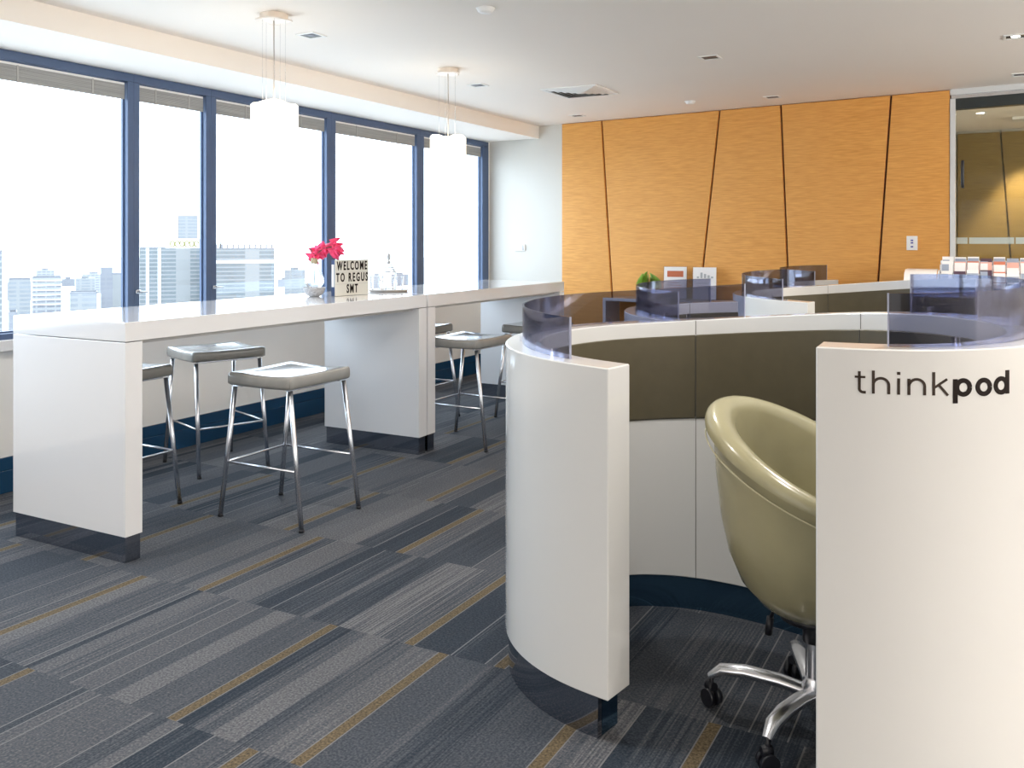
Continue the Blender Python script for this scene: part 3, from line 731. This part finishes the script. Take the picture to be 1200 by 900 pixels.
def line(a, b2, n=4): return [(a[0] + (b2[0] - a[0]) * k / n, a[1] + (b2[1] - a[1]) * k / n) for k in range(n + 1)]
# cumulative distance from the free end of the near panel along the outer face
oi = list(range(len(PA.p) - 1, 0, -1)); S = [0.0]
for a, b2 in zip(oi, oi[1:]):
    p, q = PA.at(a, TH), PA.at(b2, TH); S.append(S[-1] + math.hypot(q[0] - p[0], q[1] - p[1]))
TX0, TSC, TZ0 = 0.086, 0.00200, 1.068      # start distance, metres per letter unit, baseline height
def place(u, v, off):
    s = TX0 + u * TSC; j = 0
    while j < len(S) - 2 and S[j + 1] < s: j += 1
    f = (s - S[j]) / max(1e-9, S[j + 1] - S[j]); p = PA.at(oi[j], TH + off); q = PA.at(oi[j + 1], TH + off)
    return (p[0] + (q[0] - p[0]) * f, p[1] + (q[1] - p[1]) * f, TZ0 + v * TSC)
thin = bmesh.new(); w = 3.1
stroke(thin, line((5, 25), (5, 5)) + arc(9, 5, 4, 4, 180, 270, 6) + [(12, 1)], w, place); stroke(thin, line((0, 18.5), (11.5, 18.5)), 2.4, place)
stroke(thin, line((20, 0), (20, 26.5)), w, place); stroke(thin, line((36.5, 0), (36.5, 10)) + arc(28.2, 10, 8.3, 8, 0, 180, 14), w, place)
stroke(thin, line((47, 0), (47, 18.5)), w, place); stroke(thin, line((47, 22.6), (47, 26)), 3.6, place)
stroke(thin, line((58, 0), (58, 18.5)), w, place); stroke(thin, line((75, 0), (75, 10)) + arc(66.5, 10, 8.5, 8, 0, 180, 14), w, place)
stroke(thin, line((85, 0), (85, 26.5)), w, place); stroke(thin, line((86, 9), (100, 18.5)), 2.6, place); stroke(thin, line((91, 11.5), (101, 0)), 2.8, place)
lt = obj('lettering', fix(thin), DARKT2, tA); lt['label'] = 'thin brown letters reading think'
bold = bmesh.new(); w = 5.4
stroke(bold, line((109.5, 18.5), (109.5, -9)), w, place); stroke(bold, arc(119, 9, 7.7, 7.9, 0, 360, 30), w, place)
stroke(bold, arc(144.5, 9, 7.9, 7.9, 0, 360, 30), w, place)
stroke(bold, arc(168, 9.8, 7.7, 7.9, 0, 360, 30), w, place); stroke(bold, line((177, 0), (177, 27)), w, place)
lt = obj('lettering', fix(bold), DARKT, tA); lt['label'] = 'bold dark letters reading pod'

# ------------------------------------------------------------------ tub chair in the nearest booth
def tub_chair():
    x, y = LD(0.885, 2.63)
    t = thing('tub_chair', 'olive leather tub chair on a chrome star base inside the nearest booth', 'chair', (x, y, 0), A0)
    back = math.radians(140)                  # direction of the backrest
    def hgt(a):
        th = a - back; c = (1 + math.cos(th)) / 2
        return 0.665 + 0.265 * c ** 1.1
    prof = [(0.085, 0.335), (0.150, 0.352), (0.205, 0.390), (0.240, 0.440), (0.262, 0.50), (0.276, 0.58), (0.286, 0.66)]
    bm = bmesh.new(); N = 96; cols = []
    for k in range(N):
        a = 2 * PI * k / N; H = hgt(a); th = a - back
        col = []
        def P3(r, z, a=a): return (r * math.cos(a), r * math.sin(a), z)
        for r, z in prof:
            zz = 0.335 + (z - 0.335) * (H - 0.335) / (0.66 - 0.335) * 0.93 if z > 0.335 else z
            col.append(P3(r + 0.006 * (H - .7) / .2, zz))
        ro = 0.290 + 0.02 * (H - 0.665) / 0.265
        # rolled rim
        for q in range(9):
            g = PI * q / 8; col.append(P3(ro - 0.040 + 0.046 * math.cos(g - 0.2), H - 0.040 + 0.042 * math.sin(g + 0.0)))
        zi = 0.47
        for q in (0.15, 0.4, 0.7, 1.0): col.append(P3(ro - 0.088 - 0.015 * q - 0.03 * q * q, (H - 0.05) * (1 - q) + zi * q))
        cols.append([bm.verts.new(p) for p in col])
    m_ = len(cols[0])
    for k in range(N):
        a, b2 = cols[k], cols[(k + 1) % N]
        for j in range(m_ - 1): f = bm.faces.new((a[j], b2[j], b2[j + 1], a[j + 1])); f.smooth = True
    bm.faces.new([c[0] for c in cols][::-1]); bm.faces.new([c[-1] for c in cols])
    sh = obj('shell', fix(bm), LEATH, t, smooth=True)
    # piping under the rim
    bm = bmesh.new(); pts = []
    for k in range(N + 1):
        a = 2 * PI * k / N; H = hgt(a); r = 0.290 + 0.02 * (H - 0.665) / 0.265 + 0.003; pts.append((r * math.cos(a), r * math.sin(a), H - 0.068))
    tube(bm, pts, 0.0022, 6, cap=False); obj('piping', bm, mat('pale_piping', (0.5, 0.46, 0.30), 0.35), sh)
    bm = bmesh.new(); lathe(bm, [(0.0, 0.45), (0.19, 0.45), (0.205, 0.47), (0.205, 0.50), (0.19, 0.525), (0.12, 0.535), (0.0, 0.538)], seg=40); obj('seat_cushion', fix(bm), LEATH, t, smooth=True)
    bm = bmesh.new(); lathe(bm, [(0.10, 0.318), (0.10, 0.336)], seg=32); lathe(bm, [(0.034, 0.25), (0.034, 0.32)], seg=24); obj('swivel_plate', bm, BLACK, t)
    bm = bmesh.new(); lathe(bm, [(0.026, 0.085), (0.026, 0.27)], seg=24); lathe(bm, [(0.036, 0.085), (0.038, 0.12), (0.030, 0.145)], seg=24); obj('column', bm, CHROME, t, smooth=True)
    bm = bmesh.new(); tube(bm, [(-0.02, 0.03, 0.325), (-0.05, 0.10, 0.318), (-0.075, 0.14, 0.29), (-0.085, 0.155, 0.25)], 0.006, 8); tube(bm, [(-0.085, 0.155, 0.255), (-0.09, 0.16, 0.20)], 0.011, 10); obj('lever', bm, BLACK, t)
    for ang in (156, 228, 300, 12, 84):
        a = math.radians(ang); ca, sa = math.cos(a), math.sin(a)
        bm = bmesh.new()
        pts = [(0.02, .100), (0.10, 0.115), (0.20, 0.122), (0.27, 0.115), (0.305, 0.088)]
        tube(bm, [(r * ca, r * sa, z) for r, z in pts], 0.02, 14, radii=[0.024, 0.025, 0.025, 0.023, 0.015], squash=0.75)
        lg = obj('base_leg', bm, CHROME, t, smooth=True)
        bm = bmesh.new(); cxx, cyy = 0.30 * ca, 0.30 * sa; yaw = a + 0.9
        tube(bm, [(cxx, cyy, 0.05), (cxx, cyy, 0.092)], 0.007, 10)
        for s_ in (-1, 1):
            u = Vector((math.cos(yaw), math.sin(yaw), 0)) ; c0 = Vector((cxx, cyy, 0.026)) + u * (0.006 * s_); c1 = Vector((cxx, cyy, 0.026)) + u * (0.022 * s_)
            tube(bm, [c0, c1], 0.026, 20)
        u2 = Vector((-math.sin(yaw), math.cos(yaw), 0)); 
        tube(bm, [Vector((cxx, cyy, 0.055)) - u2 * 0.018, Vector((cxx, cyy, 0.058)) + u2 * 0.012], 0.014, 10)
        obj('caster', bm, BLACK, lg)
    return t
tub_chair()

# ------------------------------------------------------------------ things on the nearer bar table
TT = 1.0602
# bulb vase on a pebble bowl, with pink orchid
vx, vy = -3.88, 4.495
t = thing('bulb_vase', 'clear light bulb shaped vase with a cork collar on a pebbled bowl', 'vase', (vx, vy, TT))
bm = bmesh.new(); lathe(bm, [(0.030, 0.0), (0.045, 0.006), (0.062, 0.028), (0.074, 0.058), (0.070, 0.060), (0.050, 0.052), (0.0, 0.046)], seg=36)
obj('bowl', fix(bm), noise_tint(mat('pebble_grey', (0.42, 0.42, 0.43), 0.6), (0.42, 0.42, 0.43), amt=0.45, nscale=120, bump=0.8), t, smooth=True)
bm = bmesh.new(); lathe(bm, [(0.0, 0.050), (0.040, 0.056), (0.060, 0.085), (0.062, 0.11), (0.048, 0.150), (0.030, 0.185), (0.021, 0.215), (0.019, 0.235)], seg=36, cap=False); obj('glass_bulb', bm, CLEAR, t, smooth=True)
bm = bmesh.new(); lathe(bm, [(0.0205, 0.212), (0.0225, 0.215), (0.0225, 0.245), (0.0205, 0.248)], seg=24); obj('cork_collar', bm, mat('cork', (0.42, 0.36, 0.24), 0.7), t)
t = thing('pink_orchid', 'bright pink orchid stem leaning right out of the bulb vase', 'flower', (vx, vy, TT))
bm = bmesh.new(); RV = Vector((math.cos(A0), math.sin(A0), 0)); FV = Vector((-math.sin(A0), math.cos(A0), 0))
def rp(l_, f_, z): return tuple(RV * l_ + FV * f_ + Vector((0, 0, z)))
tube(bm, [rp(0, 0, .08), rp(0.004, 0, .20), rp(0.01, 0, .27), rp(.06, 0.0, .31), rp(.13, 0.01, .325)], 0.0025, 8)
tube(bm, [rp(0.01, 0, .26), rp(-.01, 0, .285), rp(-.03, 0, .315)], 0.002, 8)
obj('stem', bm, mat('flower_stem', (0.10, 0.14, 0.10), 0.5), t)
PINK = noise_tint(mat('pink_petal', (0.93, 0.095, 0.25), 0.5), (0.93, 0.095, 0.25), amt=0.08, nscale=40)
PINK.node_tree.nodes['Principled BSDF'].inputs['Subsurface Weight'].default_value = 0.0
def petal(bm, c, dirv, up, L_, Wd):
    dirv = Vector(dirv).normalized(); up = Vector(up).normalized(); s = dirv.cross(up).normalized(); up = s.cross(dirv)
    n, rows = 7, []
    for i in range(n):
        f = i / (n - 1); wd = Wd * math.sin(PI * min(1, f * 0.93 + 0.06)) ** 0.7
        rows.append([bm.verts.new(Vector(c) + dirv * L_ * f + s * wd * q + up * (0.25 * L_ * f * f - 0.10 * wd * q * q / Wd)) for q in (-1, -.5, 0, .5, 1)])
    for a, b2 in zip(rows, rows[1:]):
        for k in range(4): f_ = bm.faces.new((a[k], a[k + 1], b2[k + 1], b2[k])); f_.smooth = True
blooms = [(-.015, 0.0, .272, .044), (.035, .01, .278, .046), (.075, 0.0, .322, .040), (.110, .01, .330, .040), (.125, -.01, .300, .036), (.055, -.005, .305, .030), (.145, 0.0, .315, .028)]
for (l_, f_, z_, sz) in blooms:
    bm = bmesh.new(); c = rp(l_, f_, z_); fd = (-FV + Vector((random.uniform(-.6, .6), random.uniform(-.6, .6), random.uniform(-.2, .5)))).normalized()
    a1 = fd.cross(Vector((0, 0, 1))).normalized(); a2 = a1.cross(fd)
    for k in range(5):
        an = 2 * PI * k / 5 + random.uniform(-.15, .15); petal(bm, c, a1 * math.cos(an) + a2 * math.sin(an) + fd * 0.15, fd, sz, sz * 0.58)
    bl = obj('blossom', bm, PINK, t); bl.data.materials[0] = PINK
# letter board sign
sx_, sy_ = -3.738, 4.70
t = thing('letter_board', 'white letter board sign reading WELCOME TO REGUS SMT on the bar table', 'sign', (sx_, sy_, TT), math.radians(80))
bm = bmesh.new(); box(bm, -.144, .144, 0, .036, 0.0, .235, bev=.003); obj('box_frame', bm, mat('sign_side_navy', (0.05, 0.09, 0.20), 0.4), t)
bm = bmesh.new(); box(bm, -.145, .145, -.003, .001, .001, .235, bev=.001); obj('face', bm, mat('sign_face', (0.66, 0.65, 0.60), 0.5), t)
bm = bmesh.new(); box(bm, -.1455, -.1435, .008, .030, .060, .205); obj('side_strip', bm, WHITEP, t)
bm = bmesh.new()
for zz in (.078, .154): box(bm, -.143, .143, -.0045, -.0028, zz - .0012, zz + .0012)
obj('letter_rail', bm, mat('rail_grey', (0.5, 0.5, 0.5), 0.4), t)
for s_, zb, sp_ in (('WELCOME', .170, 1.18), ('TO REGUS', .094, 1.25), ('SMT', .020, 1.18)):
    bm = text_bm(s_, .078, .0008, offset=.0022, sx=0.56, spacing=sp_ * 1.15)
    bmesh.ops.translate(bm, verts=bm.verts, vec=(0, -.0042, zb)); pieces('letter', bm, DARKT, t)
# carafe, glasses and tray
tx_, ty_ = -3.80, 5.19 
tray = thing('round_tray', 'round pale tray lying where the two bar tables meet', 'tray', (tx_, ty_, TT))
bm = bmesh.new(); lathe(bm, [(0.0, 0.0), (0.130, 0.0), (0.155, 0.016), (0.158, 0.018), (0.152, 0.019), (0.130, 0.007), (0.0, 0.005)], seg=56); obj('tray_dish', fix(bm), mat('tray_pale', (0.62, 0.57, 0.52), 0.25), tray, smooth=True)
t = thing('glass_carafe', 'clear glass carafe with a tall stopper standing on the round tray', 'carafe', (tx_ - 0.02, ty_ + 0.03, TT + 0.0062))
bm = bmesh.new(); lathe(bm, [(0.0, 0.002), (0.052, 0.0), (0.058, 0.01), (0.058, 0.09), (0.052, 0.13), (0.034, 0.165), (0.020, 0.185), (0.022, 0.20)], seg=40, cap=False); obj('bottle', bm, CLEAR, t, smooth=True)
bm = bmesh.new()
for q in range(3): lathe(bm, [(0.0525 - q * .010, 0.130 + q * .014), (0.0545 - q * .010, 0.133 + q * .014), (0.0515 - q * .010, 0.136 + q * .014)], seg=40, cap=False)
obj('ribs', bm, SILVER, t)
bm = bmesh.new(); lathe(bm, [(0.0, 0.185), (0.012, 0.19), (0.013, 0.205), (0.006, 0.212), (0.014, 0.232), (0.016, 0.245), (0.008, 0.262), (0.0, 0.268)], seg=24); obj('stopper', bm, mat('smoky_stopper', (0.5, 0.51, 0.52), 0.1, coat=0.5), t, smooth=True)
for (a, b2, lab) in ((0.075, -0.035, 'clear water glass on the tray right of the carafe'), (-0.085, -0.02, 'clear water glass on the tray left of the carafe'), (0.02, -0.09, 'clear water glass on the tray in front of the carafe')):
    v = RV * a + FV * b2
    bm = bmesh.new(); lathe(bm, [(0.0, 0.006), (0.026, 0.0), (0.030, 0.006), (0.035, 0.10), (0.033, 0.10), (0.028, 0.012), (0.0, 0.010)], seg=30)
    tag(obj('water_glass', fix(bm), CLEAR, smooth=True, loc=(tx_ + v.x, ty_ + v.y, TT + 0.007)), lab, 'glass')

# ------------------------------------------------------------------ console by the orange wall with flyers and a plant
kx0, kx1 = -3.33, -2.00
def kyb(x): return yb(x) - 0.06
t = thing('console_table', 'slim white console table against the orange wall behind the booths', 'table', (0, 0, 0))
bm = bmesh.new(); skew(bm, kx0, kx1, -0.42, -0.06, 0.845, 0.875, 0.003); obj('tabletop', bm, LAM, t)
for xx in (kx0 + .015, kx1 - .015):
    bm = bmesh.new(); skew(bm, xx - .015, xx + .015, -0.42, -0.06, 0.0, 0.845); obj('leg_panel', bm, LAM, t)
bm = bmesh.new(); skew(bm, kx0 + .03, kx1 - .03, -0.40, -0.07, 0.35, 0.37); obj('shelf', bm, LAM, t)
INKS = [mat('print_red', (0.55, 0.16, 0.08), 0.6), mat('print_grey', (0.42, 0.45, 0.48), 0.6)]
for n_, (xx, ink, lab) in enumerate(((-2.66, 0, 'standing flyer with a red printed picture, on the console behind the booths'), (-2.37, 1, 'standing flyer with a faint grey drawing, on the console behind the booths'))):
    t = thing('flyer_holder', lab, 'flyer', (xx, yb(xx) - 0.20, 0.8755), A0 * 0.35)
    bm = bmesh.new(); M_ = Matrix.Rotation(math.radians(-6), 4, 'X'); t2 = bmesh.new(); box(t2, -.112, .112, -.003, .003, 0, .305, bev=.001); join(bm, t2, 0, M_); box(bm, -.112, .112, -.02, .07, 0, .004); obj('acrylic_stand', bm, ACRY, t)
    bm = bmesh.new(); t2 = bmesh.new(); box(t2, -.105, .105, -.0055, -.0035, .004, .300); join(bm, t2, 0, M_); pp = obj('printed_sheet', bm, PAPER, t)
    bm = bmesh.new(); t2 = bmesh.new()
    if ink == 0:
        box(t2, -.075, .075, -.0068, -.0056, .205, .262); 
    else:
        for q in range(5): box(t2, -.07 + q * .032, -.05 + q * .032, -.0068, -.0056, .20, .215 + .012 * ((q * 3) % 4))
    for q in range(6): box(t2, -.08, .08 - .02 * (q % 3), -.0066, -.0056, .03 + q * .024, .034 + q * .024)
    join(bm, t2, 0, M_); obj('print', bm, INKS[ink], pp)
t = thing('potted_plant', 'small green leafy plant in a pot on the console, behind the smoked screens', 'plant', (-2.92, yb(-2.92) - 0.22, 0.8755))
bm = bmesh.new(); lathe(bm, [(0.0, 0.0), (0.045, 0.0), (0.062, 0.13), (0.056, 0.13), (0.050, 0.115), (0.0, 0.115)], seg=28); obj('pot', fix(bm), WHITEP, t, smooth=True)
GREEN = noise_tint(mat('leaf_green', (0.24, 0.42, 0.06), 0.45), (0.24, 0.42, 0.06), amt=0.3, nscale=20)
for k in range(13):
    bm = bmesh.new(); a = 2 * PI * k / 13 + random.uniform(-.2, .2); tilt = random.uniform(0.15, 0.75)
    petal(bm, (0.012 * math.cos(a), 0.012 * math.sin(a), 0.112), (math.cos(a) * tilt, math.sin(a) * tilt, 1.0), (-math.cos(a), -math.sin(a), 0.2), random.uniform(.08, .15), 0.009)
    obj('leaf', bm, GREEN, t)

# ------------------------------------------------------------------ tiered brochure rack by the glass
rx, ry = -0.40, 7.02
t = thing('brochure_counter', 'white counter under the brochure rack beside the glazed opening', 'counter', (rx, ry, 0))
bm = bmesh.new(); box(bm, -0.20, 0.95, -0.05, 0.50, 0.0, 0.93, bev=.004); obj('body', bm, LAM, t)
bm = bmesh.new(); box(bm, -0.22, 0.97, -0.07, 0.52, 0.93, 0.96, bev=.004); obj('counter_top', bm, LAM, t)
t = thing('brochure_rack', 'tiered silver brochure rack with a curved end on the white counter', 'rack', (rx, ry, 0.9605))
sil = [(0.0, 0.0), (0.0, 0.05)] ; 
tiers = [(0.00, 0.055, 0.145), (0.09, 0.135, 0.225), (0.18, 0.195, 0.285), (0.27, 0.225, 0.315)]   # depth, shelf height, back top
for k, xx in enumerate((0.02, 0.88)):
    bm = bmesh.new(); pr = [(0.0, 0.0), (0.36, 0.0), (0.36, 0.22)] + [(0.36 - 0.18 * math.sin(math.radians(g)) - 0.0, 0.22 + 0.05 * math.sin(math.radians(g * 2)) * 0.5 + 0.0) for g in (20, 45, 70)] + [(0.10, 0.17), (0.04, 0.12), (0.0, 0.05)]
    prism(bm, pr, xx - 0.006, xx + 0.006, axis='x'); obj('end_panel', fix(bm), mat('rack_end_white', (0.78, 0.79, 0.82), 0.2, coat=0.4), t)
for (yy, zs, zt_) in tiers:
    bm = bmesh.new(); box(bm, 0.025, 0.875, yy, yy + 0.07, zs - 0.006, zs, bev=.001); box(bm, 0.025, 0.875, yy + 0.062, yy + 0.068, zs, zt_ + 0.0, bev=.001); sh = obj('shelf', bm, SILVER, t)
    bm = bmesh.new(); box(bm, 0.025, 0.875, yy + 0.0, yy + 0.004, zs, zs + 0.035); obj('front_lip', bm, ACRY, sh)
bm = bmesh.new()
pc = [(0.0, 0.008), (0.0, 0.10), (0.02, 0.17), (0.07, 0.225), (0.15, 0.25), (0.36, 0.25)]
for (a, b2), (c_, d2) in zip(pc, pc[1:]):
    vs = [bm.verts.new(p) for p in ((-0.20, a, b2), (0.012, a, b2), (0.012, c_, d2), (-0.20, c_, d2))]; bm.faces.new(vs)
    vs = [bm.verts.new(p) for p in ((-0.20, a + .006, b2 - .006), (0.012, a + .006, b2 - .006), (0.012, c_ + .006, d2 - .006), (-0.20, c_ + .006, d2 - .006))]; bm.faces.new(vs[::-1])
bmesh.ops.remove_doubles(bm, verts=bm.verts, dist=0.0005)
obj('curved_cover', bm, mat('rack_end_white', (0.78, 0.79, 0.82), 0.2, coat=0.4), t, smooth=True)
LC = {'white': PAPER, 'pale pink': mat('leaflet_pink', (0.75, 0.42, 0.36), 0.5), 'dark': mat('leaflet_dark', (0.09, 0.05, 0.08), 0.5), 'blue-grey': mat('leaflet_blue', (0.32, 0.38, 0.50), 0.5),
      'orange-red': mat('leaflet_red', (0.60, 0.20, 0.12), 0.5)}
pal = [['white', 'white', 'blue-grey', 'dark', 'white', 'white', 'white', 'blue-grey', 'white', 'dark'], ['white', 'dark', 'white', 'dark', 'orange-red', 'white', 'white', 'blue-grey', 'white', 'white'],
       ['white', 'pale pink', 'orange-red', 'pale pink', 'orange-red', 'pale pink', 'pale pink', 'orange-red', 'orange-red', 'white'], ['white', 'white', 'white', 'dark', 'white', 'blue-grey', 'white', 'orange-red', 'white', 'white']]
tn = ['lowest', 'second', 'third', 'topmost']
cnt = {}
for r, (yy, zs, zt_) in enumerate(tiers):
    for c in range(10):
        col = pal[r][c]; key = (r, col); cnt[key] = cnt.get(key, 0) + 1
        xx = 0.075 + c * 0.083
        tt = thing('leaflet', '%s leaflet in the %s tier of the brochure rack, %s from the left' % (col, tn[r], ['first', 'second', 'third', 'fourth', 'fifth', 'sixth', 'seventh', 'eighth', 'ninth', 'tenth'][c]), 'leaflet', (rx + xx, ry + yy + 0.030, 0.9605 + zs + 0.0005), 0, 'leaflets in the brochure rack')
        bm = bmesh.new(); h_ = 0.105 + 0.012 * random.random(); box(bm, -.037, .037, 0, .010, 0, h_, bev=.0008); obj('sheet', bm, LC[col], tt)
        hh = random.choice((.35, .5, .62)); bm = bmesh.new(); box(bm, -.035, .035 if c % 3 else .010, -.0014, -.0002, h_ * .30, h_ * (.30 + hh)); obj('print', bm, LC['blue-grey' if col in ('white', 'dark') else 'white'], tt)

# door pull on the glass beyond the jamb
t = thing('door_pull', 'dark curved pull handle at the left of the glazed opening', 'handle', (-0.250, yb(-0.25) - 0.004, 1.95))
bm = bmesh.new(); tube(bm, [(0.0, 0.0, .10), (0.0, -0.04, .10), (0.0, -0.05, .06), (0, -.052, 0), (0, -.05, -.06), (0, -.04, -.10), (0, 0, -.10)], .012, 12); obj('grip', bm, BLACK, t, smooth=True)

# ------------------------------------------------------------------ the city outside, far below
def facade(name, base, glass, floors=3.2, bays_=3.0, fill=0.62):
    m = bpy.data.materials.new(name); m.use_nodes = True; b = bsdf(m); b.inputs['Roughness'].default_value = 0.45
    tc = nd(m, 'ShaderNodeTexCoord'); s = nd(m, 'ShaderNodeSeparateXYZ'); lk(m, tc.outputs['Object'], s.inputs[0])
    def band(sock, period, duty):
        d1 = nd(m, 'ShaderNodeMath', operation='DIVIDE'); d1.inputs[1].default_value = period; lk(m, sock, d1.inputs[0])
        fr = nd(m, 'ShaderNodeMath', operation='FRACT'); lk(m, d1.outputs[0], fr.inputs[0])
        g = nd(m, 'ShaderNodeMath', operation='LESS_THAN'); g.inputs[1].default_value = duty; lk(m, fr.outputs[0], g.inputs[0]); return g.outputs[0]
    ad = nd(m, 'ShaderNodeMath', operation='ADD'); lk(m, s.outputs['X'], ad.inputs[0]); lk(m, s.outputs['Y'], ad.inputs[1])
    z = band(s.outputs['Z'], floors, fill); x = band(ad.outputs[0], bays_, 0.8)
    mu = nd(m, 'ShaderNodeMath', operation='MULTIPLY'); lk(m, z, mu.inputs[0]); lk(m, x, mu.inputs[1])
    nz = nd(m, 'ShaderNodeTexNoise'); nz.inputs['Scale'].default_value = 0.09; lk(m, tc.outputs['Object'], nz.inputs[0])
    gm = nd(m, 'ShaderNodeMixRGB'); gm.inputs[1].default_value = (*glass, 1); gm.inputs[2].default_value = (*[min(1, g * 1.7) for g in glass], 1); lk(m, nz.outputs['Fac'], gm.inputs[0])
    mx = nd(m, 'ShaderNodeMixRGB'); mx.inputs[1].default_value = (*base, 1); lk(m, mu.outputs[0], mx.inputs[0]); lk(m, gm.outputs[0], mx.inputs[2]); lk(m, mx.outputs[0], b.inputs['Base Color'])
    return m
K = 0.40
F1 = facade('facade_blue', (0.165, 0.165, 0.163), (0.068, 0.076, 0.081), 3.6, 60, .68)
F2 = facade('facade_pale', (0.165, 0.165, 0.163), (0.098, 0.102, 0.110), 3.6, 12.0, .55)
F3 = facade('facade_white', (0.20, 0.20, 0.20), (0.095, 0.095, 0.105), 3.6, 6, .5)
F4 = facade('facade_grey', (0.125, 0.125, 0.135), (0.085, 0.085, 0.095), 3.6, 5, .55)
GZ = -75.0
def tower(label, px0, px1, ytop, D, m, depth=18, extra=None, name='office_tower', rot=0.0, roof=True):
    w_ = (px1 - px0) * D / 1054.0; lat = ((px0 + px1) / 2 - 600) * D / 1054.0; top = EYE - (ytop - 282) * D / 1054.0
    th = math.atan2(lat, D); w_ *= math.cos(th); x, y = LD(lat + math.sin(th) * depth / 2, D + math.cos(th) * depth / 2)
    t = thing(name, label, 'building', (x, y, GZ), A0 - th)
    H = top - GZ
    bm = bmesh.new(); box(bm, -w_ / 2, w_ / 2, -depth / 2, depth / 2, 0, H); obj('walls', bm, m, t)
    bm = bmesh.new()
    for a in ((-w_ / 2, w_ / 2, -depth / 2, -depth / 2 + .4), (-w_ / 2, w_ / 2, depth / 2 - .4, depth / 2), (-w_ / 2, -w_ / 2 + .4, -depth / 2, depth / 2), (w_ / 2 - .4, w_ / 2, -depth / 2, depth / 2)): box(bm, *a, H, H + 0.9)
    obj('parapet', bm, F4, t)
    if extra: extra(t, w_, depth, H)
    return t
def crown(t, w, d_, H):
    for k in range(12):
        bm = bmesh.new(); xx = -w / 2 + w * (k + .5) / 12; box(bm, xx - .8, xx + .8, -d_ / 2, -d_ / 2 + .8, H + .9, H + 4.5); obj('roof_post', bm, F4, t)
    bm = bmesh.new(); box(bm, -w / 2, w / 2, -d_ / 2 - .3, -d_ / 2, H - 12, H - 9.6); obj('white_band', bm, mat('white_render', (0.8, 0.8, 0.8), .6), t)
def hotelsign(t, w, d_, H):
    bm = bmesh.new(); box(bm, -w * .1, w * .5, -d_ / 2 - .5, -d_ / 2, H, H + 8.5); obj('sign_board', bm, mat('white_render', (0.8, 0.8, 0.8), .6), t)
    bm = bmesh.new()
    for k in range(6):
        xx = w * (.0 + .075 * k)
        lathe_ = [(xx + 1.9 * math.cos(g), H + 4 + 2.5 * math.sin(g)) for g in [2 * PI * q / 10 for q in range(9 if k % 2 else 11)]]
        tube(bm, [(a, -d_ / 2 - .7, b2) for a, b2 in lathe_], .55, 6)
    obj('sign_letters', bm, mat('sign_yellow', (0.16, 0.145, 0.03), .5), t)
    for xx in (-w * .38, -w * .2):
        bm = bmesh.new(); box(bm, xx - 1.2, xx + 1.2, -d_ / 2 - .3, -d_ / 2, H - 60, H); obj('vertical_fin', bm, mat('white_render', (0.8, 0.8, 0.8), .6), t)
def slabs(t, w, d_, H):
    for k in range(6):
        bm = bmesh.new(); box(bm, -w / 2 - .4, w / 2 + .4, -d_ / 2 - .8, d_ / 2, H - 2 - k * 3.4, H - 1.4 - k * 3.4); obj('floor_slab', bm, mat('white_render', (0.8, 0.8, 0.8), .6), t)
tower('blue glass tower cut off by the left edge of the window view', -60, 3, 295, 520, F1)
tower('pale building with open concrete floors, left in the city view', 38, 72, 326, 640, F3, 24, slabs, 'concrete_building')
tower('low pale block left of the open concrete building', 10, 36, 328, 760, F2, 24, None, 'apartment_block')
tower('low grey block between the concrete building and the slim tower', 82, 114, 344, 600, F2, 22, None, 'apartment_block')
tower('slim grey-blue tower seen left of the first mullion', 124, 150, 322, 700, F1)
tower('grey lift housing tower attached left of the slim grey-blue tower', 118, 132, 315, 670, F4, 10, None, 'office_tower')
tower('wide blue glass hotel tower with a yellow roof sign in the second window', 164, 240, 291, 800, F1, 30, hotelsign)
tower('distant tall pale tower rising above the roof sign', 208, 232, 253, 1000, F2, 24)
tower('blue office block with posts along its roof edge, in the third window', 244, 322, 292, 780, F1, 30, crown)
tower('small grey warehouse low in the leftmost window', 10, 20, 368, 420, F4, 16, None, 'warehouse')
x, y = LD((258 - 600) * 790 / 1054., 790)
bm = bmesh.new(); tube(bm, [(0, 0, 0), (0, 0, 19)], .7, 8); tag(obj('roof_mast', bm, F4, loc=(x, y, EYE - 10 * 780 / 1054. + .9)), 'thin mast standing on the roof of the blue office block', 'mast')
random.seed(5)
ORD = ['first', 'second', 'third', 'fourth', 'fifth', 'sixth', 'seventh', 'eighth', 'ninth', 'tenth', 'eleventh', 'twelfth']
for k in range(12):
    px = (22, 52, 78, 100, 112, 332, 345, 362, 400, 420, 440, 470)[k] - 0 + random.uniform(-2, 2); D = 1150 + 180 * (k % 3) + random.uniform(-20, 20); yt = random.uniform(316, 334)
    w_ = random.uniform(14, 26) * D / 1100; lat = (px - 600) * D / 1054; top = max(EYE - (yt - 282) * D / 1054, GZ + 12)
    xx, yy = LD(lat, D)
    bm = bmesh.new(); box(bm, -w_ / 2, w_ / 2, -8, 8, 0, top - GZ); box(bm, -w_ / 5, w_ / 6, -3, 3, top - GZ, top - GZ + 3)
    o = obj('distant_building', bm, [F2, F3, F4][k % 3], loc=(xx, yy, GZ)); o.rotation_euler = (0, 0, A0 - math.atan2(lat, D))
    tag(o, 'small hazy building on the distant skyline, %s from the left' % ORD[k], 'building', 'hazy buildings on the skyline')
gnd = noise_tint(mat('city_ground', (0.50, 0.50, 0.49), 0.9), (0.50, 0.50, 0.49), amt=0.15, nscale=0.02)
bm = bmesh.new(); box(bm, -3500, 60, -1500, 3500, GZ - 1, GZ); struct('ground', bm, gnd)
